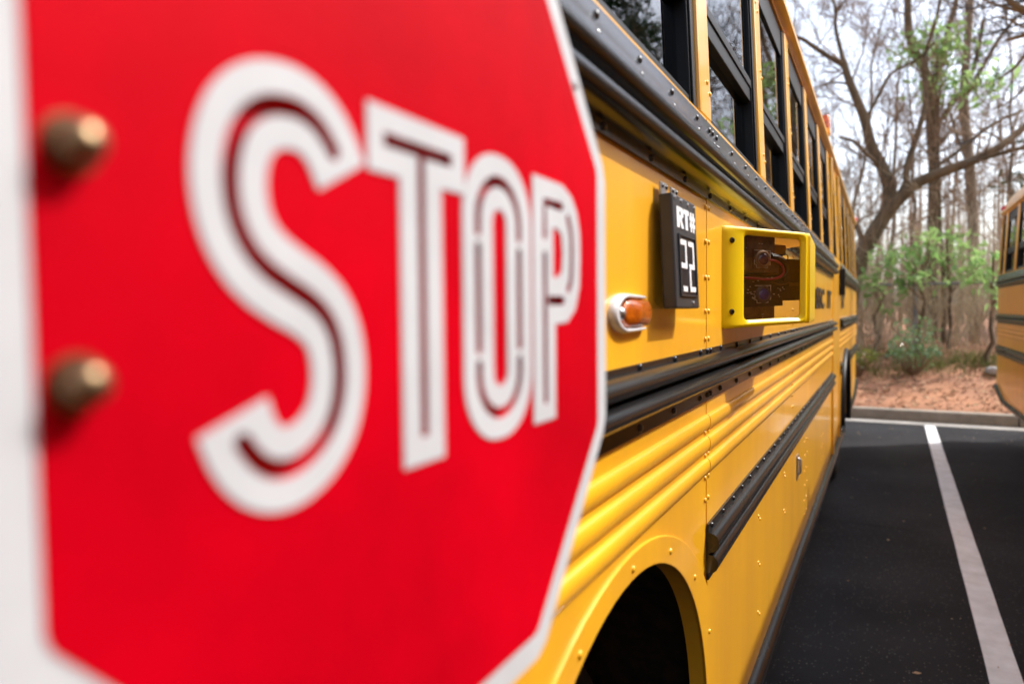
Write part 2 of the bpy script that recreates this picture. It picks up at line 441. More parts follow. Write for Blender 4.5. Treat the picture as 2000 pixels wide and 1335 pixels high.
def make_bus(name, loc, sgn, label, detailed):
    root = empty(name, loc)
    tag(root, label, 'school bus', 'school buses parked side by side')
    fx = lambda x, y, z: (sgn * (x + tumble(z)), y, z)
    fxo = lambda x, y, z: (sgn * (-BW - x - tumble(z)), y, z)      # the far side
    def M_(f=fx): return MB(f)
    # rub rails broken where the emergency door stands
    SECS = [(Y_FRONT + .1, 5.06), (5.86, Y_REAR - .02)]
    def up_prof():
        p = [(.001, 1.854), (.004, 1.854), (.0105, 1.824), (.0135, 1.820), (.0180, 1.797)]
        p += arc(1.797, 1.764, .021, .0170) + arc(1.761, 1.727, .028, .010)
        p += [(.006, 1.7255), (.006, 1.7095), (.001, 1.7095)]
        return p
    def mid_prof():
        p = [(.001, 1.4270), (.005, 1.4270), (.005, 1.4185)]
        p += arc(1.4185, 1.389, .026, .005) + arc(1.386, 1.356, .028, .007)
        p += [(.005, 1.354), (.005, 1.3285), (.001, 1.3285)]
        return p
    def low_prof():
        p = [(.001, 1.085), (.006, 1.085), (.006, 1.069)]
        p += arc(1.069, 1.030, .020, .006) + arc(1.026, .990, .018, .006)
        p += [(.006, .986), (.006, .976), (.001, .976)]
        return p
    for f in ((fx, fxo) if detailed else (fx, fxo)):
        for (a, b) in SECS:
            M_(f).prof(up_prof(), a, b).build('sill_rail', BLK, root, 40)
            M_(f).prof(mid_prof(), a, b).build('rub_rail', BLK, root, 40)
        M_(f).prof(low_prof(), 1.345, 5.06).build('rub_rail', BLK, root, 40)
        M_(f).prof(low_prof(), 5.86, 6.12).build('rub_rail', BLK, root, 40)
        M_(f).prof(low_prof(), 7.4, Y_REAR - .02).build('rub_rail', BLK, root, 40)
    # skin above the wheels: ridged panels meeting at riveted laps
    def skin_prof(dx=0):
        p = [(dx, 1.862)]
        p += [(dx, 1.31)]
        for zc in (1.285, 1.243, 1.200):
            p += [(dx, zc + .0155)] + [(q[0], q[1]) for q in arc(zc + .015, zc - .015, .0085, dx, 8)] + [(dx, zc - .0155)]
        p += [(dx, 1.1825), (dx - .03, 1.1825), (dx - .03, 1.862)]
        return p
    cuts = [Y_FRONT, 1.345, 2.767, 5.06, 5.86, 7.74, Y_REAR]
    for f in (fx, fxo):
        for i in range(len(cuts) - 1):
            a, b = cuts[i], cuts[i + 1]
            if i == 3:      # emergency door
                d = M_(f).box(-.03, .006, a + .03, b - .03, .62, 1.856).build('emergency_door', YEL, root, None, bevel=.006)
                M_(f).box(-.03, .018, a + .002, a + .06, .50, 2.5).build('door_jamb', YEL, root, None, bevel=.006)
                M_(f).box(-.03, .018, b - .06, b - .002, .50, 2.5).build('door_jamb', YEL, root, None, bevel=.006)
                M_(f).box(-.03, .0, a + .06, b - .06, .50, .615).build('side_panel', YEL, root, None)
                M_(f).box(.006, .045, b - .16, b - .10, 1.60, 1.80).build('door_handle', RUB, root, None, bevel=.006)
                continue
            M_(f).prof(skin_prof(.0012 * (i % 2)), a, b - .0005).build('side_panel', YEL, root, 40)
    # flat lower panels with the wheel openings cut out
    ZB = .50
    def arcpts(cy, cz, r, z_floor, n=28):
        a0 = math.asin((z_floor - cz) / r) if z_floor > cz - r else 0
        if z_floor < cz and True: a0 = 0
        pts = []
        for i in range(n + 1):
            t = math.pi * i / n
            pts.append((cy + r * math.cos(t), cz + r * math.sin(t)))
        return pts      # from +y side over the top to -y side
    FC, FZ, FR = .888, .67, .464
    FO, FOZ, FOR = .893, .573, .598
    RC, RZ, RR = 6.76, .56, .56
    for f in (fx, fxo):
        # front panel (outside the seam arc)
        seam = arcpts(FO, FOZ, FOR - .004, ZB)
        pts = [(1.345, 1.1815), (1.345, ZB)]
        if FO + FOR < 1.345: pts += [(FO + FOR - .004, ZB)] + seam
        else:
            seam = [p for p in seam if p[0] < 1.343]
            pts = [(1.345, 1.1815), (1.345, seam[0][1])] + seam
        pts += [(FO - FOR + .004, ZB), (Y_FRONT, ZB), (Y_FRONT, 1.1815)]
        M_(f).plate(pts, -.02, 0.0).build('side_panel', YEL, root, None)
        # lower panel behind the wheel, trimmed to the seam
        sm2 = [p for p in arcpts(FO, FOZ, FOR - .002, ZB, 60) if p[0] > 1.3465]
        pts = [(5.058, 1.1815), (5.058, ZB), (FO + FOR - .002, ZB)] + sm2 + [(1.3465, 1.1815)]
        M_(f).plate(pts, -.02, .0012).build('side_panel', YEL, root, None)
        # wheel arch trim, standing a little proud, with a rolled lip
        o_ = arcpts(FO, FOZ, FOR, ZB, 44); i_ = arcpts(FC, FZ, FR, ZB, 44)
        pts = [(FO + FOR, ZB)] + o_ + [(FO - FOR, ZB), (FC - FR, ZB)] + i_[::-1] + [(FC + FR, ZB)]
        tr = M_(f).plate(pts, -.004, .004).build('wheel_arch', YEL, root, None, bevel=.002)
        lip = M_(f)
        i2 = [(FC + FR, ZB)] + i_ + [(FC - FR, ZB)]
        n = len(i2)
        for k in range(n - 1):
            (ya, za), (yb, zb) = i2[k], i2[k + 1]
            lip.add([(.003, ya, za), (.003, yb, zb), (-.03, yb, zb), (-.03, ya, za)], [(0, 1, 2, 3)])
        lip.build('arch_lip', YEL, tr, 60)
        # rear quarter with the rear wheel opening
        ra = arcpts(RC, RZ, RR, ZB, 36)
        pts = [(Y_REAR, 1.1815), (Y_REAR, .62), (8.9, ZB), (RC + RR, ZB)] + ra + [(RC - RR, ZB), (5.862, ZB), (5.862, 1.1815)]
        M_(f).plate(pts, -.02, 0).build('side_panel', YEL, root, None)
        path = [(.012, RC + RR + .01, ZB - .05)] + [(.012, p[0], p[1]) for p in arcpts(RC, RZ, RR + .012, ZB, 30)] + [(.012, RC - RR - .012, ZB + .04), (.012, RC - RR - .10, ZB - .01)]
        M_(f).tube(path, .024, 8).build('fender_moulding', RUB, root, 60)
        M_(f).tube([(.006, RC + RR + .03, ZB), (.006, 8.9, ZB), (.006, Y_REAR - .01, .62)], .028, 10).build('skirt_trim', BLK, root, 60)
        M_(f).tube([(.004, FO + FOR + .012, ZB + .01), (.006, 4., ZB), (.006, RC - RR - .08, ZB)], .028, 10).build('skirt_trim', BLK, root, 60)
        # dark wheel wells
        for (yc, rr_) in ((FC, .62), (RC, .64)):
            w = M_(f); a_ = [(yc + rr_ * math.cos(math.pi * k / 20), .52 + rr_ * math.sin(math.pi * k / 20)) for k in range(21)]
            a_ = [(yc + rr_, .3)] + a_ + [(yc - rr_, .3)]
            for k in range(len(a_) - 1):
                w.add([(-.022, *a_[k]), (-.022, *a_[k + 1]), (-.75, *a_[k + 1]), (-.75, *a_[k])], [(0, 1, 2, 3)])
            w.add([(-.75, *p) for p in a_], [tuple(range(len(a_)))])
            w.build('wheel_well', CHS, root, 60)
        # wheels
        for (yc, xo) in ((FC, -.20), (RC, -.045)):
            q_ = 1.0; zc_ = .495 * q_
            t = M_(f).lathe([(r_ * q_, h_) for r_, h_ in [(.29, -.30), (.45, -.295), (.485, -.26), (.495, -.20), (.495, -.09), (.485, -.03), (.46, -.004), (.40, .004), (.31, -.01), (.285, -.03)]], (xo, yc, zc_), 'x', 40)
            tw = t.build('tyre', TYRE, root, 50)
            M_(f).lathe([(r_ * q_, h_) for r_, h_ in [(.288, -.28), (.287, -.03), (.272, -.015), (.262, -.05), (.19, -.11), (.11, -.10), (.10, -.04), (.07, -.035), (.001, -.035)]], (xo, yc, zc_), 'x', 32).build('rim', RIM, tw, 50)
    # underbody, floor, roof, ends
    M_().box(-BW + .03, -.03, Y_FRONT + .05, Y_REAR - .05, 1.16, 1.20).build('floor', CHS, root, None)
    M_().box(-BW + .75, -.75, Y_FRONT + .2, Y_REAR - .3, .55, 1.15).build('chassis', CHS, root, None)
    arcR = []
    xd = tumble(DRIP); n = 18
    for k in range(n + 1):
        t = math.pi * k / n
        hx = BW / 2 + xd
        arcR.append((-BW / 2 + hx * math.cos(t), DRIP + .50 * math.sin(t)))
    fr = lambda x, y, z: (sgn * x, y, z)
    inner = [(-BW / 2 + (p[0] + BW / 2) * .975, DRIP - .004 + (p[1] - DRIP) * .96) for p in arcR]
    MB(fr).prof(arcR + inner[::-1], Y_FRONT, Y_REAR).build('roof', YEL, root, 35)
    for f in (fx, fxo):
        hd = [(-.055, HEAD), (-.004, HEAD), (-.004, DRIP - .032), (.010, DRIP - .028), (.024, DRIP - .016), (.024, DRIP + .004), (.018, DRIP + .006), (0, DRIP + .008), (-.055, DRIP + .008)]
        M_(f).prof(hd, Y_FRONT, Y_REAR).build('drip_rail', YEL, root, 30)
    # windows
    ks = list(range(-4, 12))
    post_me = None
    for f, far in ((fx, False), (fxo, True)):
        for k in ks:
            yc = POST0 + PITCH * k
            hw = .045 if not (5.0 < yc < 5.95) else .06
            M_(f).box(-.07, 0.0, yc - hw, yc + hw, SILL, HEAD + .002).build('window_post', YEL, root, None, bevel=.006)
        edges = [Y_FRONT + .02] + [POST0 + PITCH * k for k in ks] + [Y_REAR - .02]
        for k in range(len(edges) - 1):
            a, b = edges[k] + .045, edges[k + 1] - .045
            if b - a < .15: continue
            w = M_(f)
            for (s0, s1) in ((a, a + .022), (b - .030, b)):
                w.box(-.062, -.012, s0, s1, SILL, HEAD)
                w.box(-.012, -.007, s0 + .004, s1 - .010 if s0 == a else s1 - .004, SILL, HEAD)
            w.box(-.062, -.014, a + .022, b - .030, SILL, SILL + .028)
            w.box(-.062, -.012, a + .022, b - .030, HEAD - .095, HEAD)
            w.box(-.058, -.016, a + .022, b - .030, 2.062, 2.112)
            w.box(-.016, -.012, a + .022, b - .030, 2.098, 2.120)
            wf = w.build('window_frame', RUB, root, None, bevel=.002 if not far else 0)
            M_(f).box(-.037, -.034, a + .020, b - .028, SILL + .02, 2.07).build('pane', GLASS, wf, None)
            M_(f).box(-.022, -.019, a + .020, b - .028, 2.11, HEAD - .085).build('pane', GLASS, wf, None)
    # seats
    seat_me = None
    for k in range(12):
        for side in (0, 1):
            y0 = -.6 + .76 * k
            xa = -.10 - .98 if side == 0 else -BW + .10
            if seat_me is None:
                mb = MB(); mb.box(0, .98, 0, .40, .36, .46); mb.box(0, .98, -.10, .02, .40, 1.04); mb.box(.04, .08, .0, .34, 0, .36); mb.box(.9, .94, 0, .34, 0, .36)
                seat_me = mb.mesh('bench_seat'); seat_me.materials.append(VINYL)
            o = bpy.data.objects.new('bench_seat', seat_me); C.objects.link(o); o.parent = root
            o.location = (sgn * xa if sgn > 0 else -xa - .98, y0, 1.20)
    # ends
    for yy, s in ((Y_FRONT, -1), (Y_REAR, 1)):
        pts = [(0, ZB + .1), (0, SILL), (tumble(DRIP), DRIP)]
        top = [p for p in arcR]
        outline = [(-.002, .62), (-.002, SILL)] + top + [(-BW + .002, SILL), (-BW + .002, .62)]
        n = len(outline)
        vs = [(x, yy, z) for x, z in outline] + [(x, yy + s * .012, z) for x, z in outline]
        fs = [tuple(range(n)), tuple(range(2 * n - 1, n - 1, -1))] + [(i, (i + 1) % n, n + (i + 1) % n, n + i) for i in range(n)]
        MB(fr).add(vs, fs).build('end_wall', YEL, root, None)
        y1 = yy + s * .014
        for (xa, xb) in ((-BW + .22, -BW / 2 - .05), (-BW / 2 + .05, -.22)):
            wf = MB(fr).box(xa, xb, min(yy + s * .012, yy + s * .03), max(yy + s * .012, yy + s * .03), 1.70, 2.45).build('end_window', RUB, root, None, bevel=.01)
            MB(fr).box(xa + .05, xb - .05, min(yy + s * .031, yy + s * .034), max(yy + s * .031, yy + s * .034), 1.75, 2.40).build('pane', mat('dark_glass', (.01, .012, .012), .03, coat=1), wf, None)
        for xa in (-.25, -BW + .25):
            MB(fr).lathe([(.001, 0), (.10, 0), (.11, s * .02), (.08, s * .045), (.001, s * .05)], (xa, yy + s * .012, 1.35), 'y', 20).build('headlight' if s < 0 else 'tail_light', CHROME if s < 0 else REDL, root, 40)
            MB(fr).lathe([(.001, 0), (.06, 0), (.065, s * .03), (.04, s * .05), (.001, s * .055)], (xa + (.02 if xa > -1 else -.02), yy + s * .012, 2.72), 'y', 20).build('flasher_light', REDL, root, 40)
        MB(fr).box(-BW + .02, -.02, min(yy + s * .01, yy + s * .12), max(yy + s * .01, yy + s * .12), .56, .80).build('bumper', BLK, root, None, bevel=.02)
    # roof marker lamps
    M_().box(-.02, .035, 4.62, 4.70, DRIP + .012, DRIP + .045).build('marker_bracket', YEL, root, None, bevel=.004)
    ml = M_().lathe([(.001, 0), (.024, 0), (.026, .02), (.026, .07), (.018, .085), (.001, .088)], (.012, 4.66, DRIP + .045), 'z', 16)
    ml.build('marker_lamp', AMBER, root, 40)
    M_().lathe([(.001, 0), (.03, 0), (.03, .03), (.02, .045), (.001, .048)], (.01, Y_REAR - .12, DRIP + .01), 'z', 16).build('marker_lamp', REDL, root, 40)
    return root, fx

bus, FX = make_bus('school_bus', (-0.30, 0, 0), 1, 'yellow school bus filling the middle, beside the big stop sign', True)
bus2, FX2 = make_bus('school_bus', (1.125, -0.12, 0), -1, 'yellow school bus at the right edge of the picture', False)

# rivets of the near bus: shared dome meshes, children of the bus
def dome(r, h, n=8):
    mb = MB(); mb.lathe([(r, 0), (r * .92, h * .55), (r * .55, h * .92), (.0005, h)], (0, 0, 0), 'x', n)
    return mb.mesh('rivet')
RV_B = dome(.0058, .0038); RV_B.materials.append(BRV)
RV_Y = dome(.0052, .0030); RV_Y.materials.append(YELD)
for m_ in (RV_B, RV_Y):
    m_.polygons.foreach_set('use_smooth', [True] * len(m_.polygons))
rivs = []      # (mesh, x, y, z)
def row(me, x, z, y0, y1, step, jit=0.004):
    y = y0
    while y < y1:
        if not 5.02 < y < 5.9: rivs.append((me, x, y + random.uniform(-jit, jit), z + random.uniform(-.001, .001)))
        y += step
row(RV_B, .0072, 1.8365, -.05, 9.4, .1605); row(RV_B, .0155, 1.8085, -.07, 9.4, .1605)
row(RV_B, .006, 1.7175, .02, 9.4, .19)
row(RV_B, .005, 1.4225, .03, 9.4, .178); row(RV_B, .005, 1.339, .03, 9.4, .178)
row(RV_B, .006, 1.077, 1.37, 5.0, .112)
for yj in (1.334, 1.36, 2.755, 2.78):
    for me_, x, z in ((RV_B, .0072, 1.8365), (RV_B, .0155, 1.8085), (RV_B, .005, 1.4225), (RV_B, .005, 1.339)): rivs.append((me_, x, yj, z))
    for k, z in enumerate((1.695, 1.63, 1.562, 1.498, 1.445)): rivs.append((RV_Y, .001, yj, z))
    for z in (1.265, 1.221, 1.178, 1.135): rivs.append((RV_Y, .001, yj, z))
for y, z in ((1.985, .985 - .055), (2.01, .915), (1.985, .80), (2.01, .785), (1.985, .66), (2.01, .645), (2.55, .93), (2.57, .915), (2.55, .80), (2.57, .785)):
    rivs.append((RV_Y, .0012, y, z))
for yj in (3.25, 3.34, 4.2, 4.3):
    for k in range(6): rivs.append((RV_Y, .0012, yj + (k % 2) * .02, .92 - k * .065))
for k in range(-3, 12):
    yc = POST0 + PITCH * k
    for dy, z in ((.012, 1.935), (.034, 1.918), (.012, 2.17), (.034, 2.155), (.0, 2.33), (-.03, 2.345)): rivs.append((RV_Y, 0.0, yc + dy, z))
for k in range(9):
    t = math.pi * (.04 + .115 * k)
    rivs.append((RV_Y, .004, .891 + .530 * math.cos(t), .62 + .530 * math.sin(t)))
rivs.sort(key=lambda r: abs(r[2]) if r[2] > .3 else 9 - r[2])
rest = MB()
for i, (me_, x, y, z) in enumerate(rivs):
    if i < 290:
        o = bpy.data.objects.new('rivet', me_); C.objects.link(o); o.parent = bus
        o.location = (x + tumble(z), y, z)
    else:
        rest.lathe([(.007, 0), (.006, .003), (.0005, .005)], (x + tumble(z), y, z), 'x', 6)
tag(rest.build('rivet', BRV, bus, 60), kind='stuff')
# black route lettering on the side, too small to read past a few letters
for body, y0, w_ in (('LASSC', 3.35, .95), ('IT', 4.52, .36), ('ST', 6.05, .5)):
    me = text_mesh(body, 1.0, .03, .002)
    co = [v.co.copy() for v in me.vertices]
    xm = max(c.x for c in co); ym = max(c.y for c in co)
    for v in me.vertices: v.co = Vector((.004 + v.co.z, y0 + w_ * v.co.x / xm, 1.508 + .105 * v.co.y / ym))
    link_mesh('lettering', me, LETB, bus)
# latch on the fuel door
lt = MB(); lt.box(.001, .005, 2.93, 2.98, .82, .92)
lt = lt.build('latch', STEEL, bus, None, bevel=.004)
MB().tube([(.005, 2.955, .905), (.014, 2.955, .90), (.014, 2.955, .85), (.005, 2.955, .84)], .005, 8).build('latch_handle', STEEL, lt, 50)

# side lamp: white bezel with two arms around an amber lens
def side_lamp():
    cy, cz = .862, 1.497
    def outline(ry, rz, tip, n=18):
        top = []
        for i in range(n + 1):
            t = math.pi / 2 + math.pi * i / n
            top.append((cy + ry * math.cos(t), cz + rz * math.sin(t)))
        return [(cy + tip, cz + rz * .92)] + top + [(cy + tip, cz - rz * .92)]
    out = outline(.055, .0265, .090); inn = outline(.037, .0195, .087)
    n = len(out); vs = []; fs = []
    for k, (o_, i_) in enumerate(zip(out, inn)):
        hgt = .040 if True else 0
        vs += [(.0, *o_), (.006, *o_), (.0125, (o_[0] * .7 + i_[0] * .3), (o_[1] * .65 + i_[1] * .35)), (.011, *i_), (.001, *i_)]
    m = 5
    for k in range(n - 1):
        for j in range(m - 1):
            fs.append((k * m + j, k * m + j + 1, (k + 1) * m + j + 1, (k + 1) * m + j))
    fs += [tuple(range(m)), tuple((n - 1) * m + j for j in range(m))]
    b = MB().add(vs, fs).build('side_lamp', CHROME, bus, 50)
    md = b.modifiers.new('sub', 'SUBSURF'); md.levels = 1; md.render_levels = 2
    ln = MB(); vs = []; fs = []
    nu, nv = 14, 10
    for i in range(nu + 1):
        for j in range(nv + 1):
            u = i / nu; v = math.pi * j / nv
            y = cy - .016 + .094 * u
            half = .0192 * math.sqrt(max(0.02, 1 - max(0, (0.22 - u) / .22) ** 2))
            vs.append((.002 + .018 * math.sin(v) ** .7 * min(1, .35 + u * 1.6) * (1 - .25 * u), y, cz - half * math.cos(v)))
    for i in range(nu):
        for j in range(nv):
            a = i * (nv + 1) + j; fs.append((a, a + 1, a + nv + 2, a + nv + 1))
    fs.append(tuple(nu * (nv + 1) + j for j in range(nv + 1)))
    ln.add(vs, fs).build('lens', AMBER, b, 60)
    MB().lathe([(.009, 0), (.008, .004), (.004, .007), (.0003, .008)], (.006, cy - .027, cz), 'x', 12).build('screw', STEEL, b, 60)
side_lamp()

# ------------------------------------------------------------------ stop sign
SC_Y, SC_Z, SX = .3125, 1.51, -.203
sign = empty('stop_sign', (SX, SC_Y, SC_Z))
tag(sign, 'red octagonal stop sign with white lettering, folded flat against the yellow bus', 'stop sign')
SROT = Matrix(((0, 0, 1), (1, 0, 0), (0, 1, 0))).to_4x4()
def sgn_part(name, loops, thick, zc, m, bevel=0.0, parent=None):
    me = curve_mesh(name, loops, thick)
    for v in me.vertices: v.co.z += zc
    me.transform(SROT)
    o = link_mesh(name, me, m, parent or sign, 30)
    if bevel:
        md = o.modifiers.new('bevel', 'BEVEL'); md.width = bevel; md.segments = 2; md.limit_method = 'ANGLE'; md.angle_limit = R(50)
    return o
def octagon(kind, rc=.004):
    hx, hz, sx, sz = {'out': (.2286, .243, .105, .103), 'in': (.2092, .225, .096, .1010), 'lap': (.2010, .218, .092, .097), 'lens': (.196, .212, .09, .09)}[kind]
    pts = [(hx, sz), (sx, hz), (-sx, hz), (-hx, sz), (-hx, -sz), (-sx, -hz), (sx, -hz), (hx, -sz)]
    out = []
    for k in range(8):
        p = Vector(pts[k]); a = Vector(pts[k - 1]); b = Vector(pts[(k + 1) % 8])
        for d in (a, b):
            out.append(tuple(p + (d - p).normalized() * rc))
    return out
def chaikin(p, it=2, closed=False):
    p = [Vector(q) for q in p]
    for _ in range(it):
        q = [] if closed else [p[0]]
        for i in range(len(p) - (0 if closed else 1)):
            a, b = p[i], p[(i + 1) % len(p)]
            q += [a * .75 + b * .25, a * .25 + b * .75]
        if not closed: q.append(p[-1])
        p = q
    return [tuple(v) for v in p]
def stroke(path, hw, round_end=False):
    P = [Vector(p) for p in path]; L = []; Rr = []
    hws = hw if hasattr(hw, '__len__') else [hw] * len(P)
    for i in range(len(P)):
        d = (P[min(i + 1, len(P) - 1)] - P[max(i - 1, 0)]).normalized(); nrm = Vector((-d.y, d.x))
        L.append(P[i] + nrm * hws[i]); Rr.append(P[i] - nrm * hws[i])
    def cap(c, d, h):
        a0 = math.atan2(d.y, d.x)
        return [c + Vector((math.cos(a0 + t), math.sin(a0 + t))) * h for t in (math.pi * .35, math.pi * .15, 0, -math.pi * .15, -math.pi * .35)]
    out = list(L)
    if round_end: out += cap(P[-1], (P[-1] - P[-2]).normalized(), hws[-1])
    out += Rr[::-1]
    if round_end: out += cap(P[0], (P[0] - P[1]).normalized(), hws[0])
    return [tuple(v) for v in out]
def rrect(x0, x1, y0, y1, r, n=6):
    out = []
    for cx_, cy_, a in ((x1 - r, y1 - r, 0), (x0 + r, y1 - r, 90), (x0 + r, y0 + r, 180), (x1 - r, y0 + r, 270)):
        for i in range(n + 1):
            t = R(a + 90 * i / n); out.append((cx_ + r * math.cos(t), cy_ + r * math.sin(t)))
    return out
s_c = [(-.0868, .0478), (-.0919, .0572), (-.0982, .0646), (-.1065, .0690), (-.1160, .0700), (-.1280, .0675), (-.1375, .0600), (-.1425, .0500), (-.1445, .0373), (-.1425, .0241), (-.1370, .0140), (-.1290, .0068), (-.1180, .0010), (-.1070, -.0040), (-.0975, -.0110), (-.0919, -.0217), (-.0902, -.0370), (-.0940, -.0525), (-.1025, -.0630), (-.1140, -.0690), (-.1254, -.0695), (-.1350, -.0645), (-.1415, -.0560), (-.1450, -.0460)]
s_sm = chaikin(s_c, 2)
S_OUT = stroke(s_sm, .0160)
S_G = stroke(chaikin(s_c[1:-1], 2), .0040, True)
T_OUT = [(-.0702, .0842), (.0098, .0842), (.0098, .0540), (-.0128, .0540), (-.0128, -.0850), (-.0474, -.0850), (-.0474, .0540), (-.0702, .0540)]
T_G = [(-.0590, .0730), (-.0022, .0730), (-.0022, .0664), (-.0268, .0664), (-.0268, -.0720), (-.0334, -.0720), (-.0334, .0664), (-.0590, .0664)]
O_OUT = rrect(.0075, .0895, -.0855, .0825, .038, 10); O_IN = rrect(.0400, .0570, -.0540, .0510, .0083, 6)
ocx, w_ = .0485, .0248
def oarc(sy, cy_):
    pts = []
    for i in range(13):
        t = math.pi * i / 12; pts.append((ocx + w_ * math.cos(t), cy_ + sy * w_ * math.sin(t)))
    return pts
O_G = [stroke([(ocx + w_, .036)] + oarc(1, .0425) + [(ocx - w_, .036)], .0034, True),
       stroke([(ocx + w_, -.040)] + oarc(-1, -.0455) + [(ocx - w_, -.040)], .0034, True),
       stroke([(ocx - w_, .027), (ocx - w_, -.031)], .0034, True), stroke([(ocx + w_, .027), (ocx + w_, -.031)], .0034, True)]
P_OUT = [(.0930, .0795), (.1400, .0795), (.1560, .0735), (.1665, .0630), (.1720, .0480), (.1725, .0300), (.1705, .0080), (.1620, -.0090), (.1480, -.0175), (.1270, -.0185), (.1265, -.0840), (.0928, -.0840)]
P_IN = [(.1240, .0480), (.1320, .0480), (.1385, .0440), (.1405, .0310), (.1385, .0180), (.1320, .0140), (.1240, .0140)]
P_G = [stroke([(.1110, .0415), (.1110, .0640), (.1385, .0640)], .0032, True), stroke([(.1110, .028), (.1110, -.0700)], .0032, True),
       stroke(chaikin([(.1500, .0570), (.1555, .0480), (.1570, .0300), (.1550, .0120), (.1500, .0060)], 2), .0032, True),
       stroke([(.1180, -.0022), (.1400, -.0022)], .0032, True)]
G_ALL = [S_G, T_G] + O_G + P_G
for g_ in (G_ALL,): pass
sgn_part('sign_border', [octagon('out', .008), octagon('lap')], .0052, -.0026, WHT, .0006)
sgn_part('sign_face', [octagon('in', .003)] + G_ALL, .0048, -.0019, RED)
lens = sgn_part('light_lens', [octagon('lens')], .002, -.0062, LENS)
for lp in ([S_OUT, S_G], [T_OUT, T_G], [O_OUT, O_IN] + O_G, [P_OUT, P_IN] + P_G):
    sgn_part('letter', lp, .0008, .0009, WHT)
sgn_part('sign_back', [octagon('out', .008)], .004, -.0096, WHT)
for (y, z) in ((-.1975, .0385), (-.1985, -.0290)):
    b = MB().lathe([(.0085, -.0), (.0085, .0012), (.0066, .0013), (.0066, .006), (.0056, .009), (.0034, .0108), (.0003, .0114)], (.0006, y, z), 'x', 20).build('bolt', BOLT, sign, 40)
for (y, z) in ((.168, .158),):
    MB().lathe([(.004, 0), (.0035, .0015), (.0003, .0022)], (.0001, y, z), 'x', 10).build('border_rivet_glint', WHT, sign, 50)  # rivet coloured white so its glint of light is in the colour
# the hinged arm that carries the sign on the bus side
MB().box(-.093, -.0118, -.262, -.150, -.06, .075).build('hinge_arm', PLATE, sign, None, bevel=.006)

# ------------------------------------------------------------------ route number plate
rp = empty('route_number_plate', (-.295, 1.066, 1.672))
tag(rp, 'black hinged plate reading RT# above white segment digits on the yellow bus side', 'number plate')
rp.rotation_euler.y = R(-2.5)
body = MB().box(.003, .024, -.070, .070, -.170, -.002).build('plate_body', PLATE, rp, None, bevel=.003)
MB().box(.0238, .0246, -.046, .048, -.150, -.062).build('digit_window', mat('digit_black_panel', (.012, .014, .02), .3), rp, None)
fm = MB()
for (a, b, c, d) in ((-.050, -.046, -.152, -.060), (.048, .052, -.152, -.060), (-.046, .048, -.152, -.150), (-.046, .048, -.062, -.060)):
    fm.box(.0238, .0268, a, b, c, d)
fm.build('window_rim', PLATE, rp, None)
def glyph(polys, y0, w, z0, h):
    mb = MB()
    for i, pl in enumerate(polys):
        mb.plate([(y0 + p[0] * w, z0 + p[1] * h) for p in pl], .0240, .0249 + .00012 * i)
    mb.build('lettering', LETW, rp, None)
bx_ = lambda a, b, c, d: [(a, c), (b, c), (b, d), (a, d)]
glyph([bx_(0, .40, 0, 1), bx_(.3, .78, .80, 1), bx_(.3, .78, .40, .60), [(.60, .48), (1, .54), (1, .90), (.78, 1), (.60, .95)], [(.34, .42), (.64, .48), (1.04, 0), (.64, 0)]], -.052, .036, -.0505, .031)
glyph([bx_(0, 1, .76, 1), bx_(.29, .71, 0, .8)], -.013, .033, -.0505, .031)
glyph([bx_(.16, .42, 0, 1), bx_(.58, .84, 0, 1), bx_(0, 1, .58, .78), bx_(0, 1, .22, .42)], .023, .034, -.0505, .031)
def segdig(yc, on):
    W, Hh, z1, z0 = .034, .0080, -.067, -.145
    zm = (z1 + z0) / 2; S = {'t': (-W / 2, W / 2, z1 - Hh, z1), 'm': (-W / 2, W / 2, zm - Hh / 2, zm + Hh / 2), 'b': (-W / 2, W / 2, z0, z0 + Hh),
         'ur': (W / 2 - 0.0088, W / 2, zm, z1), 'lr': (W / 2 - 0.0088, W / 2, z0, zm), 'ul': (-W / 2, -W / 2 + 0.0088, zm, z1), 'll': (-W / 2, -W / 2 + 0.0088, z0, zm),
         'bh': (-W / 2 + .006, W / 2 - .004, z0, z0 + Hh)}
    mb = MB()
    for i, s in enumerate(on):
        a, b, c, d = S[s]; mb.box(.0247, .0254 + .0002 * i, yc + a, yc + b, c, d)
    mb.build('digit', LETW, rp, None, bevel=.0014)
segdig(-.0225, ('t', 'ur', 'm', 'bh')); segdig(.0235, ('t', 'ur', 'm', 'll', 'b'))
for yc in (-.045, .012):
    h = MB().box(.002, .006, yc - .016, yc + .016, -.001, .018).build('hinge', STEEL, rp, None, bevel=.001)
    for d in (-.010, .010): MB().lathe([(.004, 0), (.003, .002), (.0003, .0028)], (.006, yc + d, .012), 'x', 8).build('hinge_screw', BRV, h, 50)
for (y, z) in ((-.056, -.008), (-.02, -.009), (.02, -.010), (.060, -.010), (.03, -.162)):
    MB().lathe([(.0035, 0), (.003, .001), (.0003, .0016)], (.0242, y, z), 'x', 8).build('screw', STEEL, rp, 50)

# ------------------------------------------------------------------ camera housing on the bus side
A0 = Vector((-.2985, 1.480, 0)); A1 = Vector((-.1465, 1.653, 0)); A2 = Vector((-.156, 1.955, 0)); A3 = Vector((-.2985, 2.10, 0))
BZ0, BZ1 = 1.4595, 1.6777
house = empty('camera_housing', (A0.x, A0.y, BZ0))
tag(house, 'bright yellow camera housing with a dark glazed window, mounted on the bus side', 'camera housing')
ax = (A1 - A0).normalized(); WF = (A1 - A0).length; nr = Vector((ax.y, -ax.x, 0))     # face direction, outward normal (towards the viewer)
HB = BZ1 - BZ0
def FP(a, b, d=0.0):
    """face coordinates: a along the face, b up, d out of the face; local to the housing"""
    p = ax * a + nr * d
    return (p.x, p.y, HB / 2 + (b - HB / 2) * (1 - .09 * a / WF))
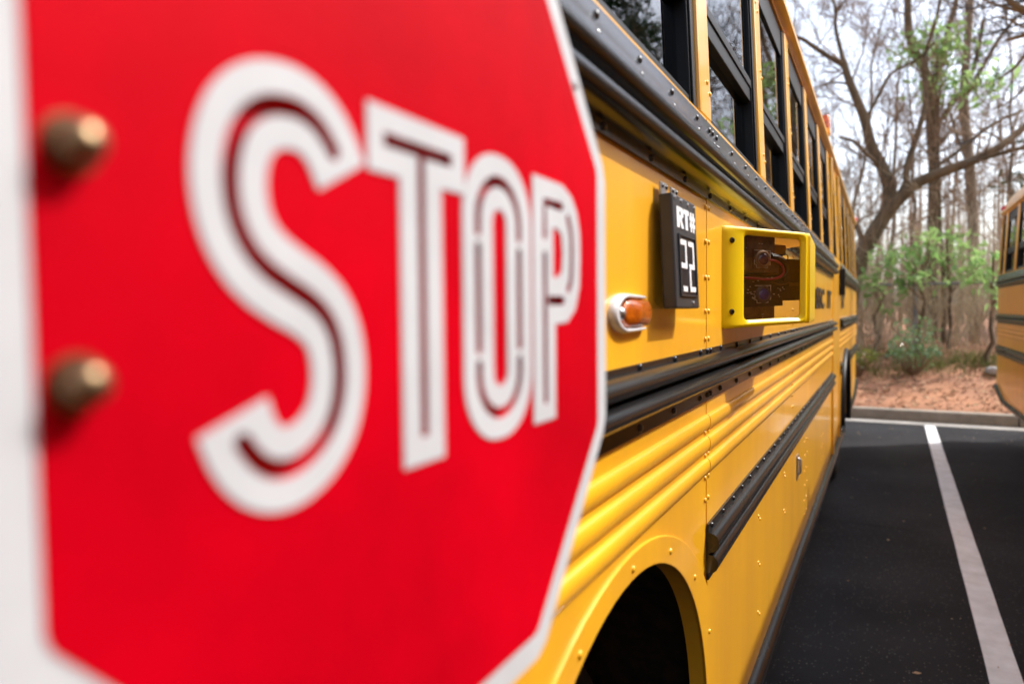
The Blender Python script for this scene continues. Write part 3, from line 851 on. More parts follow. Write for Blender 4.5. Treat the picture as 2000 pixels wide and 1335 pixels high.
# shell: front frame with a rounded opening, then side, top and bottom walls
wa0, wa1, wb0, wb1 = .063, .214, .017, .201
def rr_loop(a0, a1, b0, b1, r, n=5): return rrect(a0, a1, b0, b1, r, n)
outer = rr_loop(.0, WF, 0, HB, .010); N_ = len(outer)
mid1 = rr_loop(.004, WF - .004, .004, HB - .004, .010)
in1 = rr_loop(wa0 - .010, wa1 + .008, wb0 - .010, wb1 + .010, .014)
in2 = rr_loop(wa0 - .003, wa1 + .002, wb0 - .003, wb1 + .003, .012)
in3 = rr_loop(wa0, wa1, wb0, wb1, .010)
mb = MB()
rings = [[FP(a, b, -.010) for a, b in outer], [FP(a, b, -.003) for a, b in rr_loop(.001, WF - .001, .001, HB - .001, .010)], [FP(a, b, 0) for a, b in rr_loop(.006, WF - .006, .006, HB - .006, .010)],
         [FP(a, b, 0) for a, b in in1], [FP(a, b, -.004) for a, b in in2], [FP(a, b, -.009) for a, b in in3]]
vs = [p for r_ in rings for p in r_]; fs = []
for k in range(len(rings) - 1):
    for i in range(N_):
        j = (i + 1) % N_; fs.append((k * N_ + i, k * N_ + j, (k + 1) * N_ + j, (k + 1) * N_ + i))
mb.add(vs, fs).build('front_frame', LEMON, house, 30)
# walls behind the frame
def loc(v, z): return (v.x - A0.x, v.y - A0.y, z)
q = [A0 - nr * .010, A1 - nr * .010, A2, A3]
def inset(b): return b
wall = MB()
ring_pts = []
r_ = .010
zs = [(0, .006), (.003, .002), (.010, 0), (HB - .010, 0), (HB - .003, .002), (HB, .006)]
cen = (q[0] + q[1] + q[2] + q[3]) / 4
side = []
pathp = [A1 - nr * .010, A1 + Vector((.002, .012, 0)), A2 + Vector((0, -.02, 0)), A2 + Vector((-.004, .004, 0))]
vs = []; fs = []
for p in pathp:
    for (z, off) in zs:
        w = (p - cen).normalized() * -off
        vs.append(loc(p + w, HB / 2 + (z - HB / 2) * .91))
m = len(zs)
for i in range(len(pathp) - 1):
    for j in range(m - 1): fs.append((i * m + j, i * m + j + 1, (i + 1) * m + j + 1, (i + 1) * m + j))
fs.append(tuple([i * m for i in range(len(pathp))] + [len(vs) + 2, len(vs)])); fs.append(tuple([i * m + m - 1 for i in range(len(pathp))] + [len(vs) + 3, len(vs) + 1]))
vs.append(loc(q[0], .002)); vs.append(loc(q[0], HB - .002)); vs.append(loc(A3, .012)); vs.append(loc(A3, HB - .012))
wall.add(vs, fs).build('housing_shell', LEMON, house, 40)
# dark seam between housing and bus, screws, glass
MB().add([FP(-.004, .002, -.012), FP(-.0005, .002, -.012), FP(-.0005, HB - .004, -.012), FP(-.004, HB - .004, -.012),
          FP(-.004, .002, .0), FP(-.0005, .002, .0), FP(-.0005, HB - .004, .0), FP(-.004, HB - .004, .0)],
         [(0, 1, 2, 3), (4, 5, 6, 7), (0, 1, 5, 4), (2, 3, 7, 6), (0, 3, 7, 4), (1, 2, 6, 5)]).build('gasket', RUB, house, None)
def disc_on_face(a, b, d, prof, n=16):
    vs = []; fs = []
    for (rr, hh) in prof:
        for k in range(n):
            t = 2 * math.pi * k / n; vs.append(FP(a + rr * math.cos(t), b + rr * math.sin(t), d + hh))
    for i in range(len(prof) - 1):
        for k in range(n):
            k2 = (k + 1) % n; fs.append((i * n + k, i * n + k2, (i + 1) * n + k2, (i + 1) * n + k))
    return vs, fs
for b in (.036, .187):
    MB().add(*disc_on_face(.026, b, 0, [(.0062, -.002), (.0062, .001), (.005, .003), (.0022, .0034), (.002, .0012), (.0002, .0012)])).build('screw', BRV, house, 40)
def fbox(mb, a0, a1, b0, b1, d0, d1):
    vs = [FP(a, b, d) for a in (a0, a1) for b in (b0, b1) for d in (d0, d1)]
    return mb.add(vs, [(0, 1, 3, 2), (4, 6, 7, 5), (0, 4, 5, 1), (2, 3, 7, 6), (0, 2, 6, 4), (1, 5, 7, 3)])
fbox(MB(), wa0 - .002, wa1 + .002, wb0 - .002, wb1 + .002, -.0088, -.0078).build('front_glass', glass_mat('housing_glass', (.93, .9, .87), 1.35), house, None)
BRN = mat('housing_brown_board', (.34, .18, .065), .45, var=.6, var_scale=40, bump=.15, bump_scale=120)
PCB = mat('circuit_board_black', (.012, .013, .017), .35, var=.7, var_scale=120, var_col=(.035, .035, .04), bump=.3, bump_scale=300)
SILV = mat('solder_trace_silver', (.75, .75, .72), .3, metal=.6)
LGL = mat('lens_glass_blue', (.04, .04, .34), .04, coat=1.0)
INY = mat('housing_inside_orange', (.72, .36, .04), .5, var=.15, var_scale=30)
# stepped brown back board
bk = MB(); fbox(bk, wa0 - .02, .160, wb0 - .01, wb1 + .01, -.030, -.026)
fbox(bk, .154, .172, .118, .150, -.030, -.0262)
bk.build('back_board', BRN, house, None)
fbox(MB(), .150, wa1, .166, .192, -.060, -.050).build('inner_bracket', INY, house, None, bevel=.003)
cam_bb = MB()
fbox(cam_bb, wa0 - .010, .166, .044, .104, -.0258, -.0235); fbox(cam_bb, .135, .204, .070, .112, -.048, -.030)
fbox(cam_bb, .150, .186, .060, .072, -.046, -.030); fbox(cam_bb, .142, .172, .052, .062, -.044, -.030); fbox(cam_bb, .180, .207, .088, .122, -.052, -.034)
fbox(cam_bb, .090, .170, .104, .116, -.034, -.028); fbox(cam_bb, .166, .200, .128, .168, -.062, -.046); fbox(cam_bb, .186, .214, .056, .090, -.05, -.036); fbox(cam_bb, .166, .192, .044, .060, -.05, -.036); fbox(cam_bb, .160, .190, .118, .130, -.05, -.036)
cam_bb.build('electronics', PCB, house, None)
fbox(MB(), .150, .282, .056, .160, -.072, -.066).build('rear_board', PCB, house, None)
fbox(MB(), .165, .276, .092, .101, -.066, -.062).build('rear_board_rib', BRN, house, None)
random.seed(3)
comp = MB()
for k in range(46):
    a = random.uniform(wa0 - .004, .192); b = random.uniform(.060, .112); s = random.uniform(.0015, .0045); t = random.uniform(.0012, .003)
    if (a - .126) ** 2 + (b - .072) ** 2 < .024 ** 2: continue
    d = -.0235 if a < .155 else -.030
    fbox(comp, a, a + s, b, b + t, d, d + .0015)
for k in range(22):
    a = random.uniform(wa0, .140); b = random.uniform(wb0, wb1); s = random.uniform(.001, .004)
    if .06 < b < .115 or (a - .124) ** 2 + (b - .152) ** 2 < .026 ** 2: continue
    fbox(comp, a, a + s, b, b + .0012, -.0262, -.0252)
tag(comp.build('solder_points', SILV, house, None), kind='stuff')
for (ca, cb, dark) in ((.124, .152, False), (.126, .072, True)):
    fbox(MB(), ca - .023, ca + .023, cb - .021, cb + .022, -.0262, -.0234).build('camera_module', PCB if dark else BRN, house, None)
    tr_ = MB(); e = .0004
    for (x0, x1, y0, y1) in ((ca - .021, ca + .021, cb + .0195, cb + .0203), (ca + .0207, ca + .0215, cb - .012, cb + .020), (ca + .014, ca + .0215, cb - .0125, cb - .0118), (ca + .0135, ca + .0143, cb - .019, cb - .012),
                             (ca - .0155, ca + .014, cb - .0195, cb - .0188), (ca - .016, ca - .0153, cb - .019, cb - .012), (ca - .021, ca - .0153, cb - .0125, cb - .0118), (ca - .0215, ca - .0208, cb - .0125, cb - .002)):
        fbox(tr_, x0 - .0004, x1 + .0004, y0 - .0004, y1 + .0004, -.0235, -.0224)
    fbox(tr_, ca + .004, ca + .013, cb + .0165, cb + .0185, -.0235, -.0222)
    cm = tr_.build('board_trace', SILV, house, None)
    rim_ = MB().add(*disc_on_face(ca, cb, -.0232, [(.0200, 0), (.0200, .003), (.0188, .0036), (.0174, .0030), (.0164, .0052), (.0148, .0058), (.0140, .0045), (.0130, .0045)], 28)).build('camera_lens', mat('lens_dark_ring', (.10, .10, .12), .25, coat=.5) if dark else mat('lens_brown_ring', (.42, .25, .13), .35), house, 30)
    MB().add(*disc_on_face(ca, cb, -.0232, [(.0134, .0040), (.0114, .0060), (.0070, .0076), (.0002, .0084)], 28)).build('lens_glass', LGL if dark else mat('lens_glass_violet', (.16, .07, .10), .05, coat=1.0), rim_, 80)
def cable(pts, r, m):
    P = chaikin([Vector((*p, )) for p in [FP(*q_) for q_ in pts]], 3)
    MB().tube(P, r, 8).build('cable', m, house, 60)
CR = mat('cable_red', (.55, .02, .06), .35); CB = mat('cable_black', (.012, .012, .012), .4); CO = mat('cable_ochre', (.20, .12, .03), .45)
cable([(.138, .150, -.020), (.155, .150, -.019), (.176, .140, -.019), (.180, .120, -.019), (.165, .110, -.019), (.140, .105, -.019), (.10, .108, -.019), (wa0 - .01, .110, -.019)], .0028, CR)
cable([(.150, .158, -.024), (.170, .156, -.024), (.190, .146, -.026), (.198, .124, -.028), (.184, .108, -.03)], .0058, CB)
cable([(.148, .164, -.026), (.178, .160, -.028), (.206, .140, -.030), (.202, .112, -.032)], .0042, CB)
cable([(.150, .104, -.019), (.160, .106, -.019), (.176, .112, -.021), (.184, .126, -.022), (.180, .140, -.023)], .0014, CO)
cable([(.145, .101, -.019), (.165, .094, -.020), (.185, .094, -.022), (.200, .100, -.024)], .0010, CO)
cable([(.196, .150, -.03), (.202, .160, -.03), (.196, .168, -.03), (.184, .164, -.03)], .0010, CB)
cable([(wa0 - .01, .118, -.021), (.09, .124, -.021), (.12, .122, -.021), (.15, .121, -.022)], .0012, CO)
cable([(wa0 - .01, .112, -.023), (.10, .118, -.023), (.14, .116, -.024), (.168, .118, -.026)], .0038, CB)

# ------------------------------------------------------------------ woodland
def grow(segs, p, d, L, r, lev, maxlev, spread=.55, up=.12, rg=random, kids=(3, 5), minr=.0028):
    n = 4 if lev < maxlev else 3
    q = p.copy(); dd = d.copy(); pts = [q.copy()]
    for i in range(n):
        dd = (dd + Vector((rg.gauss(0, .16), rg.gauss(0, .16), rg.gauss(0, .13) + up * .5))).normalized()
        q2 = q + dd * (L / n)
        ra = max(r * (1 - .75 * i / n), minr); rb = max(r * (1 - .75 * (i + 1) / n), minr)
        segs.append((*q, *q2, ra, rb)); q = q2; pts.append(q.copy())
    if lev < maxlev:
        for k in range(rg.randint(*kids)):
            t = rg.uniform(.25, 1.0); i = min(int(t * n), n - 1)
            b = pts[i].lerp(pts[i + 1], t * n - i)
            nd = (dd + Vector((rg.gauss(0, spread), rg.gauss(0, spread), rg.gauss(0, spread * .8) + up))).normalized()
            grow(segs, b, nd, L * rg.uniform(.45, .72), r * .45, lev + 1, maxlev, spread, up, rg, kids, minr)

def bare_tree(base, h, r, label, group=None, seed=0, lean=(0, 0), limbs=9, maxlev=3, first=.35, twigm=None, barkm=None, kids=(3, 5), limb_len=.30):
    rg = random.Random(seed)
    root = empty('bare_tree', base); tag(root, label, 'tree', group)
    n = 12; pts = []; rad = []; p = Vector((0, 0, -.25)); ox = oy = 0
    for i in range(n + 1):
        t = i / n
        ox += rg.gauss(0, .045) * h / 6; oy += rg.gauss(0, .045) * h / 6
        pts.append(Vector((ox + lean[0] * t * h, oy + lean[1] * t * h, -.25 + (h + .25) * t)))
        rad.append(r * (1 - .88 * t) * (1.35 if i == 0 else 1))
    MB().tube(pts, rad, 8).build('trunk', barkm or BARK, root, 60)
    segs = []
    for k in range(limbs):
        t = first + (1 - first) * (k + rg.random()) / limbs
        f_ = t * n; i = min(int(f_), n - 1); b = pts[i].lerp(pts[i + 1], f_ - i)
        a = rg.uniform(0, 2 * math.pi); up = rg.uniform(.25, .95)
        d = Vector((math.cos(a), math.sin(a), up)).normalized()
        grow(segs, b, d, h * limb_len * (1.15 - .6 * t) * rg.uniform(.7, 1.2), r * (1 - .88 * t) * .55, 0, maxlev, .5, .10, rg, kids)
    link_mesh('crown', segs_mesh('crown', segs, 3), twigm or TWIG2, root)
    return root

def hero_tree(label, limbs, seed, barkm, maxlev=2, twigm=None, density=1.0, side_len=1.0):
    """limbs: list of (points, radii); the first is the trunk and stands on the ground"""
    rg = random.Random(seed)
    base = Vector((limbs[0][0][0].x, limbs[0][0][0].y, gz(limbs[0][0][0].x, limbs[0][0][0].y)))
    root = empty('bare_tree', base); tag(root, label, 'tree')
    mb = MB(); segs = []
    for pts, rad in limbs:
        P = chaikin([p - base for p in pts], 2); n = len(P)
        rr = [np.interp(i / (n - 1), np.linspace(0, 1, len(rad)), rad) for i in range(n)]
        mb.tube(P, rr, 9)
        L = sum((Vector(P[i + 1]) - Vector(P[i])).length for i in range(n - 1))
        for k in range(int(L * 4.2 * density)):
            i = rg.randint(int(n * .25), n - 2); b = Vector(P[i]); d0 = (Vector(P[i + 1]) - b).normalized()
            d = (d0 * .5 + Vector((rg.gauss(0, .6), rg.gauss(0, .6), rg.gauss(.25, .5)))).normalized()
            grow(segs, b, d, rg.uniform(.5, 1.3) * side_len, min(rr[i] * .35, .02), 0, maxlev, .55, .08, rg, (3, 5))
    mb.build('trunk', barkm, root, 60)
    link_mesh('crown', segs_mesh('crown', segs, 3), twigm or TWIG, root)
    return root
def px(Y, *pp): return [at(a, b, Y + (c[0] if c else 0)) for a, b, *c in pp]
# the big leaning tree: trunk rising from behind the bus to the right, one long limb
Yh = 13.2
tr = px(Yh, (1640, 690), (1655, 590), (1678, 510), (1705, 455), (1738, 405), (1775, 368))
tr[0].z = gz(tr[0].x, tr[0].y) - .2
Yt = Yh
hero_tree('stout spreading bare tree leaning right behind the bus, one long limb across the sky', [
    (tr, (.17, .15, .135, .12, .105)),
    (px(Yh, (1765, 376), (1800, 352), (1850, 332), (1900, 315), (1950, 290), (1985, 262, .2), (2040, 215, .4)), (.10, .085, .075, .06, .045)),
    (px(Yh, (1772, 372), (1768, 330), (1790, 270, .3), (1812, 190, .5), (1800, 120, .6), (1830, 40, .6), (1850, -80, .7)), (.06, .05, .04, .03, .02)),
    (px(Yh, (1900, 316), (1960, 298, -.2), (2010, 285, -.4), (2080, 290, -.6)), (.04, .03, .02)),
    (px(Yh, (1690, 480), (1668, 430, .3), (1640, 395, .5), (1610, 380, .8)), (.05, .035, .025)),
    (px(Yt, (1735, 408), (1738, 370), (1726, 330), (1700, 285), (1690, 235), (1672, 190), (1655, 150), (1648, 120)), (.10, .10, .09, .08, .07, .06, .05)),
    (px(Yt, (1650, 128), (1620, 112), (1590, 92), (1565, 74), (1540, 70), (1500, 50)), (.05, .04, .035, .025, .015)),
    (px(Yt, (1648, 122), (1640, 90), (1630, 50), (1634, 18), (1622, -10), (1600, -60)), (.045, .032, .028, .022, .015)),
    (px(Yt, (1634, 20), (1646, 8), (1656, -8), (1680, -60)), (.025, .02, .012)),
    (px(Yt, (1660, 165), (1630, 160), (1610, 165), (1592, 172)), (.022, .016, .010)),
    (px(Yt, (1727, 330), (1690, 300, -.2), (1672, 276, -.3), (1640, 268, -.5)), (.04, .03, .022)),
    (px(Yt, (1690, 235), (1725, 170, .3), (1740, 140, .4), (1790, 120, .6), (1830, 80, .8)), (.03, .024, .016))], 21, BARK, 3, TWIG, .8)
Yq = 14.6
tr = px(Yq, (1822, 660), (1822, 540), (1822, 430), (1825, 330), (1818, 250), (1816, 180), (1806, 130), (1775, 85), (1772, 0), (1776, -120))
tr[0].z = gz(tr[0].x, tr[0].y) - .2
hero_tree('tall straight bare tree in the middle of the wood edge', [
    (tr, (.10, .095, .09, .085, .08, .07, .06, .05)),
    (px(Yq, (1816, 180), (1840, 120), (1850, 60), (1870, 0), (1880, -90)), (.07, .05, .035)),
    (px(Yq, (1820, 260), (1850, 215), (1880, 180, .3), (1905, 130, .4), (1920, 40, .6)), (.05, .04, .03)),
    (px(Yq, (1824, 330), (1880, 290, .2), (1940, 240, .4), (2000, 215, .6)), (.04, .03, .02))], 9, BARK, 3, TWIG, .7)
tr = px(16.5, (1905, 640), (1902, 480), (1895, 330), (1880, 200), (1890, 80), (1900, -60))
tr[0].z = gz(tr[0].x, tr[0].y) - .2
hero_tree('slender bare tree left of the far bus roof', [(tr, (.11, .10, .09, .07, .05)),
    (px(16.5, (1880, 200), (1925, 120), (1960, 60), (2010, 10)), (.05, .04, .02)), (px(16.5, (1895, 330), (1870, 270), (1850, 200)), (.04, .03, .02))], 33, BARK2, 2, TWIG2, .8)
# overhanging near branches at the top right come from a tree standing right of the far bus
Yn = 9.6
tr = [Vector((4.2, 11.6, .0)), Vector((4.1, 11.5, 2.2)), Vector((3.6, 11.0, 4.0))] + px(Yn, (2110, -40), (2030, 30), (1985, 15), (1945, -25))
tr[0].z = gz(4.2, 11.6) - .2
hero_tree('dark bare branches hanging in at the top right corner', [(tr, (.16, .14, .11, .05, .035, .02)),
    (px(Yn, (2110, -40), (2060, 40), (2000, 70), (1965, 78)), (.04, .03, .015)), (px(Yn, (2040, 20), (2000, 120), (1950, 155)), (.025, .018, .01)), (px(Yn, (2030, 30), (1980, 20), (1930, 5), (1890, -20)), (.022, .016, .008)), (px(Yn, (2060, 40), (2005, 60), (1960, 30), (1925, 40)), (.018, .012, .006)), (px(Yn, (2050, 60), (2010, 160), (1975, 200), (1935, 215)), (.018, .012, .006))], 44, BARK, 2, mat('twig_dark', (.05, .045, .045), .85), .9, .8)

# rank on rank of bare trees behind: each one a tree of its own
random.seed(12)
spots = []
for row_y, n_, x0, x1, hh in ((17.5, 4, -4.5, 7.5, 8.5), (20.5, 6, -5.5, 9, 10), (24.5, 6, -7, 11, 11), (29, 6, -8, 13, 12)):
    for k in range(n_):
        spots.append((x0 + (x1 - x0) * (k + random.uniform(.15, .85)) / n_, row_y + random.uniform(-1.3, 1.3), hh * random.uniform(.75, 1.1)))
for i, (x, y, h) in enumerate(spots):
    bare_tree((x, y, gz(x, y)), h, random.uniform(.035, .08), 'slim bare tree in the ranks behind the fence', 'bare trees standing in ranks behind the fence', 100 + i,
              (random.uniform(-.16, .16), random.uniform(-.08, .08)), limbs=random.randint(9, 12), maxlev=3, first=.2,
              twigm=random.choice((TWIG, TWIG2)), barkm=random.choice((BARK, BARK2)), kids=(3, 4), limb_len=.27)
# dark evergreen out to the right, mirrored in the first bus window
def evergreen(base, h, rad, label, m, seed, n=9000):
    rg = np.random.default_rng(seed)
    root = empty('evergreen_tree', base); tag(root, label, 'tree')
    MB().tube([(0, 0, -.3), (0.05, 0, h * .5), (0, .05, h * .96)], (.18, .11, .02), 8).build('trunk', BARK, root, 60)
    segs = []; P = []
    for k in range(110):
        t = rg.uniform(.12, .97); a = rg.uniform(0, 2 * math.pi); L = rad * (1.08 - t) * rg.uniform(.65, 1.1) + .25
        z = h * t; d = np.array([math.cos(a), math.sin(a), rg.uniform(-.25, .15)])
        e = np.array([0, 0, z]) + d * L
        segs.append((0, 0, z, *e, .03, .008))
        m_ = int(n / 110)
        s = rg.uniform(.2, 1.0, (m_, 1))
        P.append(np.array([0, 0, z]) + d * L * s + rg.normal(0, .28, (m_, 3)) * np.array([1, 1, .6]) - np.array([0, 0, .12]) * s)
    link_mesh('branches', segs_mesh('branches', segs, 4), BARK, root)
    link_mesh('crown', leaves_mesh('crown', np.concatenate(P), .34, .22, .6, .2), m, root)
NEED = leaf_mat('evergreen_needles', (.020, .055, .018), (.05, .10, .03), .3)
evergreen((7.1, 24.0, gz(7.1, 24.0)), 20, 4.6, 'dark green conifer beyond the far bus, seen mirrored in the first window', NEED, 3, 26000)

# broad-leaved evergreen saplings, sprays of bright leaves on thin stems
LEAF = leaf_mat('bright_evergreen_leaf', (.20, .38, .10), (.44, .62, .24), .6, .3)
def sapling(base, sprays, label, seed, n=70, size=.13, cat='sapling', nm='evergreen_sapling', spread=.17, group=None):
    rg = np.random.default_rng(seed); rp_ = random.Random(seed)
    root = empty(nm, base); tag(root, label, cat, group)
    segs = []; P = []; b = Vector(base)
    top = max(sprays, key=lambda s: s.z) - b
    N_ = 8; stem = [Vector((0, 0, -.1)).lerp(top, i / N_) + Vector((rp_.gauss(0, .03), rp_.gauss(0, .03), 0)) * (0 if i in (0, N_) else 1) for i in range(N_ + 1)]
    MB().tube(stem, [.035 * (1 - .8 * i / N_) + .006 for i in range(N_ + 1)], 6).build('stem', BARK, root, 60)
    for s in sprays:
        q = s - b
        f_ = max(0.05, min(.97, (q.z / max(top.z, .1)) * .8)); k = int(f_ * N_); c = stem[k]
        md = (c + q) / 2 + Vector((0, 0, .08))
        segs += [(*c, *md, .012, .008), (*md, *q, .008, .004)]
        P.append(np.array(q) + rg.normal(0, spread, (n, 3)) * np.array([1, 1, .62]))
    if segs: link_mesh('branches', segs_mesh('branches', segs, 4), TWIG, root)
    link_mesh('crown', leaves_mesh('crown', np.concatenate(P), size, .40, .55, .3), LEAF, root)
    return root
def gp(x, y): return (x, y, gz(x, y))
Ys = 12.9
sp = px(Ys, (1745, 490), (1760, 505), (1775, 500), (1785, 480, .2), (1800, 505), (1812, 490), (1790, 535), (1805, 545, -.2), (1760, 560), (1745, 555), (1772, 540), (1720, 525), (1728, 500), (1815, 465))
sapling(gp(sp[2].x + .1, Ys), sp, 'bright green leafy sapling in front of the straight tree', 51, 20, .16, spread=.13)
sp = px(13.4, (1840, 490), (1848, 510), (1858, 475), (1870, 520), (1878, 495), (1888, 480), (1862, 540), (1850, 455), (1895, 520), (1905, 535))
sapling(gp(sp[2].x, 13.4), sp, 'leafy green sapling right of the straight tree', 52, 17, .16, spread=.13)
sp = px(12.2, (1912, 530), (1925, 545), (1935, 560), (1930, 520), (1940, 500), (1945, 580))
sapling(gp(sp[2].x, 12.2), sp, 'green sapling touching the far bus corner', 53, 17, .15, spread=.12)
sp = px(13.0, (1705, 545), (1700, 560), (1715, 535), (1690, 555), (1728, 585))
sapling(gp(sp[2].x, 13.0), sp, 'small green sapling close to the near bus corner', 54, 15, .15, spread=.12)
sp = px(14.0, (1770, 75), (1790, 100), (1810, 90), (1825, 75), (1840, 100), (1855, 85), (1870, 70), (1820, 120), (1835, 130), (1785, 110), (1890, 95), (1765, 100), (1830, 55))
sp += px(14.0, (1850, 150), (1870, 155), (1900, 150), (1920, 160), (1930, 155), (1800, 180), (1830, 185), (1905, 185), (1955, 155), (1845, 160))
sapling(gp(sp[3].x + .2, 14.0), sp, 'tall thin pine with green tufts high above the saplings', 55, 22, .16, 'tree', 'pine_tree', .16)
# low glossy bush with pale glints
GLOSS = leaf_mat('glossy_bush_leaf', (.14, .26, .10), (.28, .40, .20), .3, .12)
def bush(base, w, h, label, n, size, m, seed):
    rg = np.random.default_rng(seed); root = empty('bush', base); tag(root, label, 'bush')
    P = rg.normal(0, 1, (n, 3)); P /= np.linalg.norm(P, axis=1, keepdims=True); P *= rg.uniform(.45, 1, (n, 1)) * np.array([w, w, h]) * .5
    P[:, 2] += h * .55
    P += np.sin(P * 9) * .06
    segs = [(0, 0, -.05, *(p * .9), .009, .003) for p in P[:40]]
    link_mesh('branches', segs_mesh('branches', segs, 3), TWIG, root)
    link_mesh('crown', leaves_mesh('crown', P, size, .5, .2, .2), m, root)
b0 = at(1785, 640, 12.0)
bush(gp(b0.x, 12.0), 0.7, 0.8, 'low glossy bush with pale glints under the green saplings', 480, .075, GLOSS, 61)
b0 = at(1690, 690, 11.7)
bush(gp(b0.x - .1, 11.9), .5, .5, 'small yellow green bush at the near bus corner', 420, .06, leaf_mat('yellow_green_leaf', (.16, .20, .04), (.28, .30, .08), .4), 62)

# undergrowth: countless thin stems and twigs in front of and among the trees
def brush(name, n, xr, yr, h, m, seed, label, dens=3):
    rg = random.Random(seed); segs = []
    for k in range(n):
        x = rg.uniform(*xr); y = rg.uniform(*yr); hh = h * rg.uniform(.35, 1.15) * (1 if rg.random() > .1 else 1.5)
        grow(segs, Vector((x, y, gz(x, y) - .03)), Vector((rg.gauss(0, .22), rg.gauss(0, .22), 1)).normalized(), hh, rg.uniform(.004, .011), 1, 3, .6, .12, rg, (dens - 1, dens + 1), .0022)
    return tag(link_mesh(name, segs_mesh(name, segs, 3), m), label, 'undergrowth', kind='stuff')
brush('undergrowth', 650, (-2.0, 4.0), (12.9, 15.5), 1.5, mat('brush_tan', (.62, .50, .33), .9, var=.45, var_scale=2), 71, 'tangled tan undergrowth along the wood edge')
brush('undergrowth', 380, (-4, 7.5), (15.5, 22), 1.9, mat('brush_brown', (.52, .40, .27), .9, var=.4, var_scale=2), 72, 'brown undergrowth deeper among the trees')
# far wood: stems past counting
rg = random.Random(5); segs = []
for k in range(420):
    y = rg.uniform(31, 62); x = rg.uniform(-.45, .62) * y; h = rg.uniform(4, 11); z0 = gz(x, y)
    lx, ly = rg.gauss(0, .04) * h, rg.gauss(0, .04) * h; r_ = rg.uniform(.03, .12)
    segs.append((x, y, z0 - .2, x + lx, y + ly, z0 + h, r_, r_ * .2))
    for j in range(14):
        t = rg.uniform(.2, 1); p = Vector((x + lx * t, y + ly * t, z0 + h * t)); d = Vector((rg.gauss(0, 1), rg.gauss(0, 1), rg.uniform(.1, 1.2))).normalized() * rg.uniform(.5, 2.2)
        segs.append((*p, *(p + d), .014, .005))
tag(link_mesh('far_wood', segs_mesh('far_wood', segs, 3), TWIG2), 'far bare wood behind the nearer trees', 'wood', kind='stuff')

# leaf litter and tufts of grass on the bank
n = 16000
X = RNG.uniform(-3, 6, n); Yv = KY + .2 + RNG.random(n) ** 1.15 * 5.2
P = np.stack([X, Yv, [gz(a, b) + .006 for a, b in zip(X, Yv)]], 1)
me = leaves_mesh('leaf_litter', P, .055, .6, 0, .4, .6)
co = np.empty(len(me.vertices) * 3, np.float32); me.vertices.foreach_get('co', co); co = co.reshape(-1, 3)
cz = np.repeat(P[:, 2], 5); co[:, 2] = cz + np.abs(co[:, 2] - cz) * .35; me.vertices.foreach_set('co', co.ravel()); me.update()
tag(link_mesh('leaf_litter', me, leaf_mat('dead_leaf', (.30, .15, .08), (.62, .46, .28), .1, .8)), 'fallen brown leaves scattered over the red clay bank', 'leaf litter', kind='stuff')
segs = []
for (cx_, cy_, s_, n_) in ((1.35, 12.3, .55, 900), (.75, 12.4, .4, 450), (-.15, 12.2, .35, 350), (.3, 12.9, .5, 500), (1.9, 12.1, .5, 500)):
    for k in range(n_):
        x = random.gauss(cx_, s_); y = random.gauss(cy_, s_ * .4); z = gz(x, y); h = random.uniform(.03, .13)
        segs.append((x, y, z - .01, x + random.gauss(0, .03), y + random.gauss(0, .03), z + h, .005, .001))
tag(link_mesh('grass', segs_mesh('grass', segs, 3), leaf_mat('grass_yellow_green', (.13, .16, .03), (.30, .30, .09), .3)), 'thin yellow green grass on the bank', 'grass', kind='stuff')
# fallen sticks on the bank
random.seed(31)
for k in range(7):
    x = random.uniform(-.3, 2.2); y = random.uniform(11.2, 13.2); a = random.uniform(0, 3.1); L = random.uniform(.25, .6); z = gz(x, y) + .02
    dx, dy = math.cos(a) * L, math.sin(a) * L
    o = MB().tube([(0, 0, 0), (dx * .5, dy * .5 + .02, gz(x + dx * .5, y + dy * .5) - gz(x, y) + .01), (dx, dy, gz(x + dx, y + dy) - gz(x, y))], (.012, .009, .005), 6).build('fallen_stick', TWIG, None, 60)
    o.location = (x, y, z); tag(o, 'thin fallen stick lying in the leaf litter', 'stick', 'sticks lying on the bank')
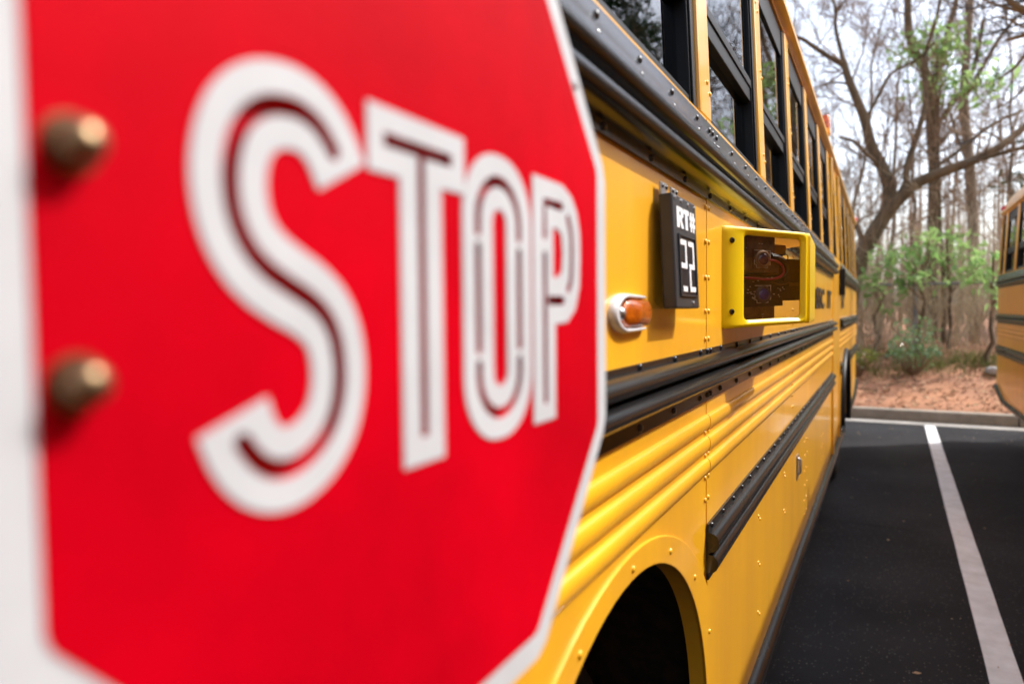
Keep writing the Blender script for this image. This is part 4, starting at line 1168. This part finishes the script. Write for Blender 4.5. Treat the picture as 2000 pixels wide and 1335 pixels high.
# pale stone near the far bus
def stone(p, s, label, seed):
    bm = bmesh.new(); bmesh.ops.create_icosphere(bm, subdivisions=3, radius=1); rg = random.Random(seed)
    ph = [rg.uniform(0, 6) for _ in range(6)]
    for v in bm.verts:
        c = v.co; k = 1 + .18 * math.sin(c.x * 3 + ph[0]) + .14 * math.sin(c.y * 4 + ph[1]) + .1 * math.sin(c.z * 5 + ph[2]) + .05 * math.sin(c.x * 9 + c.y * 8)
        v.co = Vector((c.x * s[0] * k, c.y * s[1] * k, c.z * s[2] * k))
    me = bpy.data.meshes.new('stone'); bm.to_mesh(me); bm.free()
    o = link_mesh('stone', me, mat('pale_stone', (.42, .40, .38), .9, var=.4, var_scale=6, bump=.4, bump_scale=20), smooth=60); o.location = p
    tag(o, label, 'stone')
p = at(1938, 725, 11.9); stone((p.x, p.y, gz(p.x, p.y) + .05), (.11, .08, .055), 'pale stone on the bank beside the far bus', 1)

# chain link fence behind the saplings
FY = 13.15
fence = empty('chain_link_fence', (0, FY, gz(0, FY)))
tag(fence, 'grey chain link fence with steel posts behind the undergrowth', 'fence')
zf = gz(0, FY); GALV = mat('fence_galvanised', (.26, .265, .28), .5, metal=.5, var=.3, var_scale=20)
for xq in (-3.645, -1.595, .455, 2.505, 4.555):
    pst = MB().tube([(xq, 0, -.3), (xq, 0, 1.16)], .034, 12).build('fence_post', GALV, fence, 50)
    MB().lathe([(.046, 0), (.048, .02), (.040, .055), (.015, .075), (.0005, .08)], (xq, 0, 1.15), 'z', 12).build('post_cap', GALV, pst, 50)
MB().tube([(-3.645, .0, 1.09), (4.555, 0, 1.09)], .021, 8).build('top_rail', GALV, fence, 50)
segs = []
z0, z1 = .03, 1.07
for k in range(-12, 82):
    x = -3.6 + k * .1
    for sg in (1, -1):
        xa, xb = (x, x + (z1 - z0) * .8) if sg > 0 else (x + (z1 - z0) * .8, x)
        if min(xa, xb) < -3.6 or max(xa, xb) > 4.6: continue
        segs.append((xa, .006 * sg, z0, xb, .006 * sg, z1, .0014, .0014))
tag(link_mesh('wire_mesh', segs_mesh('wire_mesh', segs, 3), GALV, fence), kind='stuff')
# small leaf scraps and grit blown over the asphalt
random.seed(77)
n = 110
X = np.concatenate([RNG.uniform(-.25, 1.05, 50), RNG.uniform(-.6, 3, 60)]); Yv = np.concatenate([RNG.uniform(2.2, 9.8, 50), RNG.uniform(9.0, 10.2, 60)])
P = np.stack([X, Yv, np.full(n, .004)], 1)
me = leaves_mesh('leaf_scraps', P, .022, .6, 0, .3, .8)
co = np.empty(len(me.vertices) * 3, np.float32); me.vertices.foreach_get('co', co); co = co.reshape(-1, 3)
co[:, 2] = .0045 + np.abs(co[:, 2] - .004) * .3; me.vertices.foreach_set('co', co.ravel()); me.update()
tag(link_mesh('leaf_scraps', me, MATS['dead_leaf']), 'tiny leaf scraps scattered over the dark asphalt', 'leaf scraps', kind='stuff')
